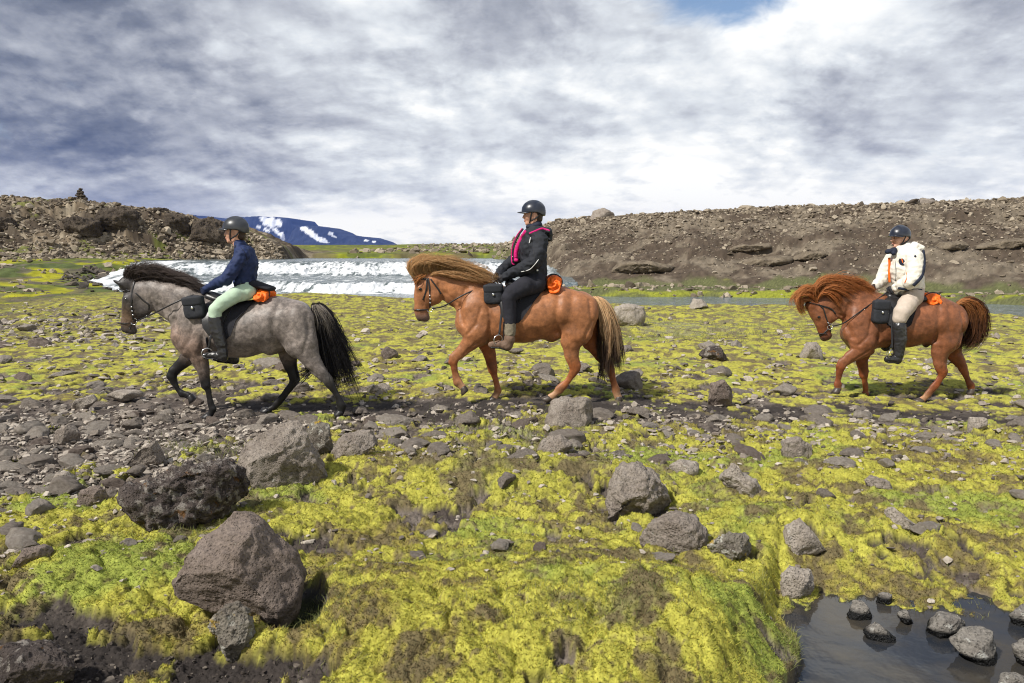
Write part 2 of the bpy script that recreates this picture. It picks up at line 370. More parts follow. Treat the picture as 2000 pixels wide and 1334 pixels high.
def mixc(a, b, t): t = t[:, None]; return a*(1-t) + b*t
C = lambda *v: np.array(v, np.float32)
def ground_colour(x, y, z, mm, px, py, slope):
    n = len(x)
    f1 = fb2(x/1.1, y/1.1, 3, 101); f2 = fb2(x/.30, y/.30, 4, 102, .6); f3 = fb2(x/.07, y/.07, 3, 103, .6)
    def reg(cx, cy, ax, ay, pw=2): return np.exp(-(np.abs((px-cx)/ax)**pw + np.abs((py-cy)/ay)**pw))
    yel, gre, oli, och, pal = C(.375, .355, .062), C(.25, .285, .055), C(.155, .135, .066), C(.23, .185, .055), C(.24, .235, .13)
    moss = mixc(np.repeat(yel[None], n, 0), gre, ss(f1 + .5*f2 + .45*reg(300, 1180, 200, 80) + .5*reg(700, 1230, 130, 90) + .5*reg(1500, 1230, 120, 100) + .55*reg(1800, 1080, 250, 90) + .4*reg(920, 1040, 60, 40), .15, .75))
    moss = mixc(moss, och, ss(-f1*.6 + f2*1.0 + .1 + .3*reg(1000, 1150, 400, 90), .15, .7)*.8)
    dry = .8*reg(980, 930, 260, 55) + .75*reg(1080, 1120, 260, 45) + .5*reg(1150, 1290, 160, 60) + .5*reg(450, 1010, 120, 30) + .5*reg(1500, 1000, 160, 40) + .45*ss(py, 760, 640)
    moss = mixc(moss, oli, ss(dry + f2*.9 + .3*f3 + .08, .20, .80)*.85)
    moss = mixc(moss, pal, ss(.9*reg(1350, 640, 200, 22) + .8*reg(1000, 850, 100, 26) + .6*reg(380, 890, 60, 16) + .5*reg(420, 1075, 120, 20) + f2*.5, .45, 1.0)*.75)
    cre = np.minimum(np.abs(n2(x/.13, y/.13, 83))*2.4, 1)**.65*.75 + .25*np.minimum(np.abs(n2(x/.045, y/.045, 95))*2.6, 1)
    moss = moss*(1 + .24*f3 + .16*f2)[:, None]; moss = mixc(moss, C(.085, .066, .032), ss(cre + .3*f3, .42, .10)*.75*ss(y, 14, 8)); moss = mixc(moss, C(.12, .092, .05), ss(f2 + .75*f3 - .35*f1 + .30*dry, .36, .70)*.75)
    soil = mixc(np.repeat(C(.062, .050, .043)[None], n, 0), C(.150, .125, .105), ss(f2 + .5*f3 + .3*f1, -.3, .6))
    dark = C(.022, .019, .018)
    soil = mixc(soil, dark, np.clip(.9*reg(280, 1310, 420, 70, 4) + .8*reg(60, 1230, 130, 50) + .7*ss(np.abs(py-792 + 12*n2(px/120, py*0, 7)), 26, 8)*(px > 420), 0, 1)*.85)
    p_, q_ = pond(x, y); w_ = ss(y, 6.5, 5.0)
    soil = mixc(soil, C(.058, .054, .050), w_*np.maximum(ss(p_, -.25, .05), ss(q_, -.3, .1)))
    soil = mixc(soil, C(.030, .036, .008), w_*ss(q_, .0, .3)*ss(f2, -.2, .3)*.8)
    soil = mixc(soil, C(.11, .10, .085), w_*ss(p_, .1, .3)*ss(f2+f1*.5, -.1, .5)*.7)
    col = mixc(soil, moss, mm)
    # green banks far off
    fg = mixc(np.repeat(C(.105, .125, .028)[None], n, 0), C(.22, .24, .02), ss(fb2(x/2, y/2, 4, 110), 0, .45))
    fg = mixc(fg, C(.13, .10, .06), ss(fb2(x/5, y/9, 4, 111), .05, .5)*.7)
    lbk = ss(x, -13.5, -17)*ss(y, 17, 22)
    lbank = mixc(fg, C(.30, .29, .02), ss(fb2(x/3, y/3, 3, 112)+.15, .0, .4))
    lbank = mixc(lbank, C(.075, .095, .035), ss(fb2(x/3, y/3, 3, 113) + .25*reg(60, 590, 180, 40), .12, .4)*.9)
    lbank = mixc(lbank, C(.10, .085, .07), ss(fb2(x/1.6, y/1.6, 4, 114), .15, .35)*.8)
    lbank = lbank*(1+.35*fb2(x/.4, y/.4, 3, 115))[:, None]
    col = mixc(col, lbank, lbk)
    col = mixc(col, fg*(1+.3*fb2(x/.8, y/2.5, 4, 116))[:, None], ss(y, 46, 52)*(1))
    # right far bank : a bright moss hem by the water, then scree
    f = np.interp(x, RF[:, 0], RF[:, 1]); c = np.interp(x, RC[:, 0], RC[:, 1]); s = (y-f)/(c-f)
    fbk = np.interp(x, FB[:, 0], FB[:, 1])
    hem = ss(x, 0.2, 1.6)*ss(y, fbk-1.2, fbk-.6)
    hcol = mixc(np.repeat(C(.10, .105, .045)[None], n, 0), C(.22, .235, .03), ss(fb2(x/3.2, y/1.2, 4, 120)*.9 + ss(y, fbk+3.2, fbk+.2)*.75, .42, .9))
    col = mixc(col, hcol*(1+.4*f3)[:, None], hem)
    scree = mixc(np.repeat(C(.080, .061, .045)[None], n, 0), C(.155, .127, .094), ss(fb2(x/2.5, y/1.6, 5, 121, .6) + .35*ss(s, .45, 1), -.1, .55))
    scree = scree*(1 + .35*fb2(x/.35, y/.35, 4, 122, .7))[:, None]
    col = mixc(col, scree, ss(s + .12*fb2(x/2, y/2, 3, 123), .0, .09)*ss(x, -1.9, .2))
    col = mixc(col, C(.11, .12, .045), (ss(x, 2.5, -.2)*ss(x, -2.5, -1)*ss(s, 0, .1)*.6))
    # left hill
    f = np.interp(x, LF[:, 0], LF[:, 1]); c = np.interp(x, LC[:, 0], LC[:, 1]); s = (y-f)/(c-f)
    ml = ss(x, -14.7, -15.6)
    lc = mixc(np.repeat(C(.145, .112, .076)[None], n, 0), C(.24, .20, .145), ss(fb2(x/1.5, y/1.2, 5, 131, .65), -.15, .5))
    lc = mixc(lc, C(.045, .034, .026), ss(fb2(x/4, y/1.5, 4, 63), .06, -.10)*.75)
    lc = mixc(lc, C(.12, .135, .03), ss(fb2(x/3.5, y/2.2, 4, 132) + .5*ss(s, .35, 0), .30, .55)*.8)
    lc = lc*(1 + .4*fb2(x/.3, y/.3, 4, 133, .7))[:, None]
    col = mixc(col, lc, ml*ss(s + .2*fb2(x/2, y/2, 3, 134), .02, .14)*ss(y, 80, 66))
    return np.clip(col, .008, .9)

def build_ground():
    rows = np.concatenate([np.linspace(-9, 1.6, 16), 1/np.linspace(1/1.75, 1/9.0, 720), np.geomspace(9.03, 32, 520), np.arange(32.08, 64, .085), np.geomspace(64.2, 300, 70), np.geomspace(310, 9000, 24)])
    ncol = 1450
    u = np.linspace(-1, 1, ncol); u = u*(.5+.5*np.abs(u)**3)
    half = np.where(rows < 1.6, 9.0, 6.0 + .90*rows); half = np.where(rows > 64, half*1.0, half)
    Y = np.repeat(rows[:, None], ncol, 1); X = u[None]*half[:, None]
    x = X.ravel(); y = Y.ravel()
    z = H(x, y)
    mm, px, py = masks(x, y)
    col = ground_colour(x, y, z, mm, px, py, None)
    V = np.stack([x, y, z], 1); n = len(rows)
    idx = np.arange(n*ncol).reshape(n, ncol)
    F = np.stack([idx[:-1, :-1], idx[:-1, 1:], idx[1:, 1:], idx[1:, :-1]], -1).reshape(-1, 4)
    m = vcol_mat("ground_cover", .95, 60, .62, 1.38, .012, .7, .15, 0, 45)
    me = mesh_np("ground", V, F, True, col, m)
    tag(link("ground", me), kind='structure')
build_ground()

def build_moss():
    """short upright shoots that make the near moss fuzzy"""
    rs = np.random.RandomState(3); n = 700000
    t = rs.rand(n); y = 1/(1/2.35 + (1/8.0-1/2.35)*t); x = (rs.rand(n)*2-1)*(.7+.72*y)
    mm, px, py = masks(x, y); p, q = pond(x, y)
    keep = (rs.rand(n) < mm*1.05-.05) & (p < .02) & (q < .1)
    x, y, mm, px, py = x[keep], y[keep], mm[keep], px[keep], py[keep]; n = len(x)
    z = H(x, y)
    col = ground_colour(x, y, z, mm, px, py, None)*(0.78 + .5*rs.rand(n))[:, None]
    col[:, 0] *= (.85+.3*rs.rand(n))
    s = (0.0035 + .0065*rs.rand(n)**2)*(.70+.12*y)
    a = rs.rand(n)*2*np.pi; ln = rs.normal(size=(n, 2))*.95
    w = s*.38
    b0 = np.stack([x-np.cos(a)*w, y-np.sin(a)*w, z-.003], 1); b1 = np.stack([x+np.cos(a)*w, y+np.sin(a)*w, z-.003], 1)
    tp = np.stack([x+ln[:, 0]*s, y+ln[:, 1]*s, z+s], 1)
    V = np.stack([b0, b1, tp], 1).reshape(-1, 3); F = np.arange(3*n).reshape(n, 3)
    m, nt, N, L, bs = newmat("moss_shoots")
    at_ = N.new('ShaderNodeVertexColor'); at_.layer_name = 'col'; L.new(at_.outputs[0], bs.inputs['Base Color'])
    bs.inputs['Roughness'].default_value = .8; bs.inputs['Specular IOR Level'].default_value = .2
    tr = N.new('ShaderNodeBsdfTranslucent'); L.new(at_.outputs[0], tr.inputs[0]); mx = N.new('ShaderNodeMixShader'); mx.inputs[0].default_value = .3
    L.new(bs.outputs[0], mx.inputs[1]); L.new(tr.outputs[0], mx.inputs[2]); L.new(mx.outputs[0], N['Material Output'].inputs[0])
    me = mesh_np("moss", V, F, False, np.repeat(col, 3, 0), m)
    tag(link("moss", me), "bright yellow green moss covering the near ground", "moss", kind='stuff')
build_moss()
def build_grass():
    rs = np.random.RandomState(13); V = []; Cc = []; spots = [(425, 1078, 90, 14), (385, 888, 55, 14), (1640, 1165, 120, 12), (1800, 1195, 130, 14), (1560, 1240, 18, 40), (640, 1260, 50, 60), (980, 860, 110, 26), (1360, 640, 220, 18), (1290, 655, 200, 12), (1150, 1290, 150, 30), (60, 590, 150, 30), (1800, 1110, 160, 60), (500, 960, 80, 18), (1100, 1110, 300, 50)]
    px = np.concatenate([rs.normal(a, c, 900) for a, b, c, d in spots]); py = np.concatenate([rs.normal(b, d, 900) for a, b, c, d in spots])
    W = np.array([on(a, max(b, 560), 0) for a, b in zip(px, py)]); x, y = W[:, 0], W[:, 1]; p, q = pond(x, y); k = (p < -.02) & (y > 2.2); x, y = x[k], y[k]; n = len(x); z = H(x, y)
    h = rs.uniform(.018, .06, n)*np.clip(y/5, .8, 2.5); a = rs.rand(n)*6.28; ln = rs.normal(size=(n, 2))*.6; w = .0011*np.clip(y/3.5, 1, 4)
    ca, sa = np.cos(a)*w, np.sin(a)*w; P0 = np.stack([x, y, z-.004], 1); d = np.stack([ln[:, 0]*h, ln[:, 1]*h, h], 1); o = np.stack([ca, sa, 0*x], 1)
    V = np.stack([P0-o, P0+o, P0+d*.55+[0, 0, .004]+o*.7, P0+d*.55+[0, 0, .004]-o*.7, P0+d*[1.15, 1.15, .85]], 1).reshape(-1, 3); i5 = np.arange(n)[:, None]*5
    c = mixc(np.repeat(C(.30, .27, .13)[None], n, 0), C(.16, .20, .05), rs.rand(n))
    me = mesh_np("grass", V, [i5+np.array([[0, 1, 2, 3]]), i5+np.array([[3, 2, 4]])], False, np.repeat(c, 5, 0), bpy.data.materials['moss_shoots'])
    tag(link("grass", me), "thin straw coloured grass blades poking out of the moss", "grass", kind='stuff')
build_grass()

# ------------------------------------------------------------------ water
def build_river():
    xs = np.concatenate([np.linspace(-21.7, 5, 620), np.linspace(5.1, 46, 160)])
    ys = np.concatenate([np.linspace(12, 33, 90), np.arange(33.1, 48, .07), np.linspace(48.2, 62, 60)])
    X, Y = np.meshgrid(xs, ys); x = X.ravel(); y = Y.ravel()
    z = np.where(x < 3.0, water_profile(x, y), WZ)
    slope = np.where(x < 3.0, (water_profile(x, y+.25)-water_profile(x, y-.25))/.5, 0)
    st = ss(slope, .06, .22)
    foam = ss(st*.92 + .42*fb2(x/.22, y/1.3, 4, 201, .6) + .35*fb2(x/1.4, y/.5, 3, 209) - .08 + .25*ss(fb2(x/2.2, y/3.0, 3, 202), -.1, .4)*ss(slope, .02, .1) - .42, 0, .42)
    base = np.exp(-((y-34.0 - n2(x*.35, 0*y, 3)*.9)/.9)**2)*(x < 2)*.8
    foam = np.clip(foam + ss(base + .5*fb2(x/.6, y/.35, 4, 205), .45, .9), 0, 1)
    foam = np.maximum(foam, ss(fb2(x/.7, y/.35, 4, 211, .6), .20, .60)*.75*ss(y, 33.8, 35)*ss(y, 46, 44)); foam = np.maximum(foam, ss(x, -17.5, -19)*ss(y, 47, 45.5)*ss(y, 33.5, 34.5)*ss(fb2(x/.6, y/2, 4, 206), -.75, -.1))
    foam *= ss(x, 2.5, 1.2)
    rock = ss(fb2(x/1.3, y/1.2, 3, 207), .05, .5)
    z = z + (.07*st + .02)*(x < 3)*fb2(x/.40, y/.9, 4, 203, .6) + foam*.022*fb2(x/.14, y/.22, 3, 204, .6) + .008*fb2(x/.5, y/.3, 2, 208)
    n, c = X.shape; idx = np.arange(n*c).reshape(n, c)
    F = np.stack([idx[:-1, :-1], idx[:-1, 1:], idx[1:, 1:], idx[1:, :-1]], -1).reshape(-1, 4)
    m, nt, N, L, bs = newmat("river_water")
    a = N.new('ShaderNodeAttribute'); a.attribute_name = 'foam'
    fn = nnoise(N, L, 5.5, 6, .7); fm = N.new('ShaderNodeMath'); fm.operation = 'MULTIPLY_ADD'
    L.new(fn, fm.inputs[0]); fm.inputs[1].default_value = 1.6; fm.inputs[2].default_value = -.8
    fa = N.new('ShaderNodeMath'); fa.operation = 'ADD'; L.new(fm.outputs[0], fa.inputs[0]); L.new(a.outputs['Fac'], fa.inputs[1])
    f = nmr(N, L, fa.outputs[0], .0, 1.2, 0, 1)
    mx = N.new('ShaderNodeMix'); mx.data_type = 'RGBA'; L.new(f, mx.inputs[0])
    mx.inputs[6].default_value = (.085, .11, .11, 1); mx.inputs[7].default_value = (.80, .82, .84, 1)
    L.new(mx.outputs[2], bs.inputs['Base Color']); L.new(nmr(N, L, f, 0, 1, .12, .8), bs.inputs['Roughness'])
    b1 = nbump(N, L, nnoise(N, L, 3.2, 4, .5), .06, .7, None)
    nbump(N, L, nnoise(N, L, 14, 4, .6), .03, .8, bs, b1)
    me = mesh_np("river", np.stack([x, y, z], 1), F, True, None, m, {'foam': foam})
    tag(link("river", me), kind='structure')
build_river()
def build_pond():
    x0, y0 = 0.4, 2.2; xs = np.linspace(-1.3, 5.6, 60); ys = np.linspace(1.6, 4.25, 40)
    X, Y = np.meshgrid(xs, ys); n, c = X.shape; idx = np.arange(n*c).reshape(n, c)
    F = np.stack([idx[:-1, :-1], idx[:-1, 1:], idx[1:, 1:], idx[1:, :-1]], -1).reshape(-1, 4)
    m, nt, N, L, bs = newmat("pond_water")
    nz_ = nnoise(N, L, 1.6, 6, .6, dist=.6); mx = N.new('ShaderNodeMix'); mx.data_type = 'RGBA'; L.new(nmr(N, L, nz_, .42, .62, 0, 1), mx.inputs[0])
    mx.inputs[6].default_value = (.020, .024, .032, 1); mx.inputs[7].default_value = (.050, .042, .030, 1); L.new(mx.outputs[2], bs.inputs['Base Color'])
    bs.inputs['Roughness'].default_value = .06; bs.inputs['IOR'].default_value = 1.36
    nbump(N, L, nnoise(N, L, 6, 3, .5), .006, .6, bs)
    me = mesh_np("pond", np.stack([X.ravel(), Y.ravel(), 0*X.ravel()-.10], 1), F, True, None, m)
    tag(link("pond", me), kind='structure')
build_pond()

# ------------------------------------------------------------------ far mountains
def build_mountain(name, prof, D, depth, snow, label):
    """prof: silhouette (px,py) of the ridge ; built as a solid range at its distance"""
    P0 = np.array([at(px, py, D) for px, py in prof])
    xs = np.linspace(P0[0, 0], P0[-1, 0], 260); top = np.interp(xs, P0[:, 0], P0[:, 2])
    ds = np.linspace(-1, 1.4, 110); X, T = np.meshgrid(xs, ds)
    tp = np.repeat(top[None], len(ds), 0); base = 0.0
    k = np.where(T < 0, 1-np.abs(T), 1.0)
    kk = np.where(k < .55, k/.55*.45, .45 + .55*ss(k, .55, .80))           # scree foot, cliff band, flat top
    gul = fb2(X/160, T*1.2, 4, 301, .6)
    kk = np.clip(kk + .10*gul*np.sin(np.pi*np.clip(k, 0, 1)), 0, 1)
    Z = base + (tp-base)*kk; Z = np.where(T > .9, Z*(1-ss(T, .9, 1.4)), Z)
    Yy = D + T*depth + 60*fb2(X/300, T, 3, 302)
    n, c = X.shape; idx = np.arange(n*c).reshape(n, c)
    F = np.stack([idx[:-1, :-1], idx[:-1, 1:], idx[1:, 1:], idx[1:, :-1]], -1).reshape(-1, 4)
    V = np.stack([X.ravel(), Yy.ravel(), Z.ravel()], 1)
    px, py = topx(V[:, 0], V[:, 1], V[:, 2])
    col = np.repeat(C(.024, .030, .048)[None], len(V), 0)*(1 + .5*fb2(V[:, 0]/90, V[:, 2]/40, 4, 303))[:, None]
    sn = np.zeros(len(V))
    for cx, cy, ax, ay, rot in snow:
        dx, dy = px-cx, py-cy; cr, sr = math.cos(R(rot)), math.sin(R(rot))
        a, b = dx*cr+dy*sr, -dx*sr+dy*cr
        sn = np.maximum(sn, 1.25-np.sqrt((a/ax)**2+(b/ay)**2) + .28*fb2(px/9, py/5, 3, 304))
    col = mixc(col, C(.80, .82, .86), ss(sn, .12, .3))
    m = vcol_mat("mountain_rock", .95, .02, .8, 1.2, 1, 0)
    o = link(name, mesh_np(name, V, F, True, col, m)); tag(o, kind='structure')
build_mountain("mountain", [(330, 430), (362, 424), (372, 421), (400, 422), (420, 428), (450, 430), (463, 425), (520, 424), (548, 425), (574, 427), (584, 440), (597, 450), (615, 462), (640, 478)],
               7700, 900, [(532, 434, 19, 9, 8), (515, 427, 9, 4, 10), (540, 452, 19, 3.2, 40), (552, 462, 4, 9, -10), (520, 449, 7, 3, 20), (505, 444, 5, 2, 0)], "")
build_mountain("mountain", [(572, 478), (580, 452), (590, 443), (605, 441), (635, 443), (660, 452), (668, 457), (685, 460), (720, 463), (745, 471), (757, 477), (768, 484)],
               7000, 700, [(600, 450, 13, 5, 25), (612, 459, 19, 5, 38), (628, 468, 14, 4, 25), (646, 456, 5, 2.5, 10), (716, 470, 5, 2, 0), (730, 472, 4, 1.8, 0), (652, 462, 6, 1.8, 30)], "")
# ------------------------------------------------------------------ rocks
def ico(level):
    bm = bmesh.new(); bmesh.ops.create_icosphere(bm, subdivisions=level, radius=1)
    V = np.array([v.co[:] for v in bm.verts], np.float32); F = np.array([[v.index for v in f.verts] for f in bm.faces], np.int32); bm.free()
    V /= np.linalg.norm(V, axis=1)[:, None]
    return V, F
ICO = {k: ico(k) for k in (1, 2, 3, 4, 5, 6)}
def hit(px, py, full=False, d0=1.6, d1=150):
    D = np.geomspace(d0, d1, 900)
    a = (px-1000)/FPX; b = -(py-667)/FPX
    yc = math.cos(PITCH) + b*math.sin(PITCH); zc = -math.sin(PITCH) + b*math.cos(PITCH)
    x = a*D/yc; z = CAMZ + zc*D/yc
    g = Hbase(x, D) + (.05 if py > 560 else 0); k = np.nonzero(z < g)[0]
    i = k[0] if len(k) else len(D)-1
    return np.array([x[i], D[i], g[i]])
def rock_mat(name, c1, c2, lich=(.30, .29, .24), la=.0, pit=.02, scl=1.0, warm=(.25, .15, .03), wa=0.0, wet=None):
    m, nt, N, L, bs = newmat(name)
    n1 = nnoise(N, L, 5*scl, 8, .65); mx = N.new('ShaderNodeMix'); mx.data_type = 'RGBA'
    L.new(nmr(N, L, n1, .35, .65, 0, 1), mx.inputs[0]); mx.inputs[6].default_value = (*c1, 1); mx.inputs[7].default_value = (*c2, 1)
    n2_ = nnoise(N, L, 70*scl, 5, .7); c = nscale(N, L, mx.outputs[2], nmr(N, L, n2_, .25, .75, .55, 1.45))
    for col, amt, sc_ in ((lich, la, 16*scl), (warm, wa, 9*scl)):
        if amt > 0:
            k = N.new('ShaderNodeMix'); k.data_type = 'RGBA'; q = nnoise(N, L, sc_, 5, .6, dist=.4)
            L.new(nmr(N, L, q, .72-.25*amt, .76-.22*amt, 0, .9), k.inputs[0]); L.new(c, k.inputs[6]); k.inputs[7].default_value = (*col, 1); c = k.outputs[2]
    bs.inputs['Roughness'].default_value = .92; bs.inputs['Specular IOR Level'].default_value = .2
    if wet is not None:                         # a dark wet band just above the water line
        t = N.new('ShaderNodeNewGeometry'); s = N.new('ShaderNodeSeparateXYZ'); L.new(t.outputs['Position'], s.inputs[0])
        w = nmr(N, L, s.outputs[2], wet+.030, wet+.045, 0, 1)
        k = N.new('ShaderNodeMix'); k.data_type = 'RGBA'; L.new(w, k.inputs[0]); k.inputs[6].default_value = (.012, .012, .012, 1); L.new(c, k.inputs[7]); c = k.outputs[2]
        L.new(nmr(N, L, w, 0, 1, .25, .92), bs.inputs['Roughness'])
    L.new(c, bs.inputs['Base Color'])
    b = nbump(N, L, nnoise(N, L, 28*scl, 8, .72), pit, 1.0, None)
    v = N.new('ShaderNodeTexVoronoi'); t = N.new('ShaderNodeTexCoord'); L.new(t.outputs['Object'], v.inputs['Vector']); v.inputs['Scale'].default_value = 75*scl
    nbump(N, L, nmr(N, L, v.outputs[0], 0, .45, 0, 1), pit*.5, .8, bs, b)
    return m
RM = {'brown': rock_mat('lava_brown', (.145, .113, .093), (.235, .19, .162), la=.1),
      'dark': rock_mat('lava_dark', (.055, .044, .040), (.15, .122, .108), (.30, .27, .24), .75, .04, 1.0, (.16, .075, .02), .45),
      'grey': rock_mat('lava_grey', (.26, .222, .185), (.40, .355, .305), (.42, .40, .36), .3),
      'grey2': rock_mat('lava_grey_brown', (.19, .158, .132), (.31, .27, .23), (.36, .34, .30), .25),
      'lichen': rock_mat('lava_lichened', (.13, .11, .09), (.24, .22, .18), (.40, .39, .34), .6, .02, 1, (.42, .27, .02), .55),
      'wet': rock_mat('lava_pond', (.15, .135, .12), (.27, .25, .22), (.45, .44, .40), .5, wet=-.10),
      'cliff': rock_mat('lava_cliff', (.035, .027, .021), (.12, .095, .07), (.2, .17, .12), .3, .10, .12),
      'scree': rock_mat('scree_stone', (.12, .095, .068), (.22, .18, .13), la=0, pit=.03, scl=.5)}
def facet(V, rs, n, lo, hi, soft=.25):
    for k in range(n):
        d = rs.normal(size=3); d /= np.linalg.norm(d); s = V @ d; top = s.max(); o = top*rs.uniform(lo, hi)
        ex = np.maximum(s-o, 0); V = V - d[None]*(ex*(1-soft*.3))[:, None]
    return V
def rough(V, F, scale, amp, seed, o=5, g=.55):
    a = V[F[:, 0]]; b = V[F[:, 1]]; c = V[F[:, 2]]; fn = np.cross(b-a, c-a); N = np.zeros_like(V)
    for i in range(3): np.add.at(N, F[:, i], fn)
    N /= np.linalg.norm(N, axis=1)[:, None] + 1e-9
    return V + N*(amp*fb3(V*scale + seed*3.3, o, seed % 50, g))[:, None]
def outline_rock(poly, seed, nf=9, depth=.8, D=None, lvl=6, amp=.05, sink=.32, flat=1.0, gap=False):
    P = np.array(poly, float); yb = P[:, 1].max(); cx = (P[:, 0].min()+P[:, 0].max())/2
    hp = hit(cx, min(yb, 1400)) if D is None else None
    wpx = P[:, 0].max()-P[:, 0].min()
    D0 = hp[1] if D is None else D
    half = .5*wpx*D0/FPX*depth
    Dc = D0 + half*.45
    W = np.array([at(a, b, Dc) for a, b in P]); pc = (W.min(0)+W.max(0))/2
    q = W[:, [0, 2]] - pc[[0, 2]]
    hz = q[:, 1].max()-q[:, 1].min()
    q[:, 1] = np.where(q[:, 1] < -.15*hz, q[:, 1]-sink*hz, q[:, 1])
    U, F = ICO[lvl]; rs = np.random.RandomState(seed)
    phi = np.arctan2(U[:, 2], U[:, 0]); cosψ = np.sqrt(U[:, 0]**2+U[:, 2]**2)
    # ray against polygon
    r = np.full(len(phi), 1e9); dx, dz = np.cos(phi), np.sin(phi); n = len(q)
    rr = np.zeros(len(phi))
    for i in range(n):
        a = q[i]; b = q[(i+1) % n]; e = b-a; den = dx*e[1]-dz*e[0]; den = np.where(np.abs(den) < 1e-9, 1e-9, den)
        t = (a[0]*e[1]-a[1]*e[0])/den; s = (a[0]*dz-a[1]*dx)/den
        ok = (s >= -1e-6) & (s <= 1+1e-6) & (t > 0); rr = np.where(ok, np.maximum(rr, t), rr)
    cp = cosψ**.8
    V = np.stack([dx*rr*cp, half*U[:, 1]*flat, dz*rr*cp], 1)
    size = math.sqrt(max(q[:, 0].max()-q[:, 0].min(), .01)*hz)
    for k in range(nf):                          # chisel the front and back, away from the outline
        d = rs.normal(size=3)*[1, .2, 1]; d[1] = rs.uniform(.7, 1.6)*(-1 if k % 3 else 1); d /= np.linalg.norm(d)
        s = V @ d; o = s.max()*rs.uniform(.62, .86); ex = np.maximum(s-o, 0); V = V - d[None]*(ex*.92)[:, None]
    V = rough(V, F, 2.2/size, amp*size, seed, 3); V = rough(V, F, 9/size, amp*.55*size, seed+7, 5, .6)
    base = np.array([pc[0], Dc, pc[2]+q[:, 1].min()])
    V = V + (pc-base)*[1, 0, 1]; V[:, 1] += 0
    return V, F, base
def boulder(poly, seed, mat, label, cat='boulder', name='boulder', group=None, **k):
    V, F, base = outline_rock(poly, seed, **k)
    o = link(name, mesh_np(name, V, F, True, None, RM[mat]), None, base)
    return tag(o, label, cat, group)
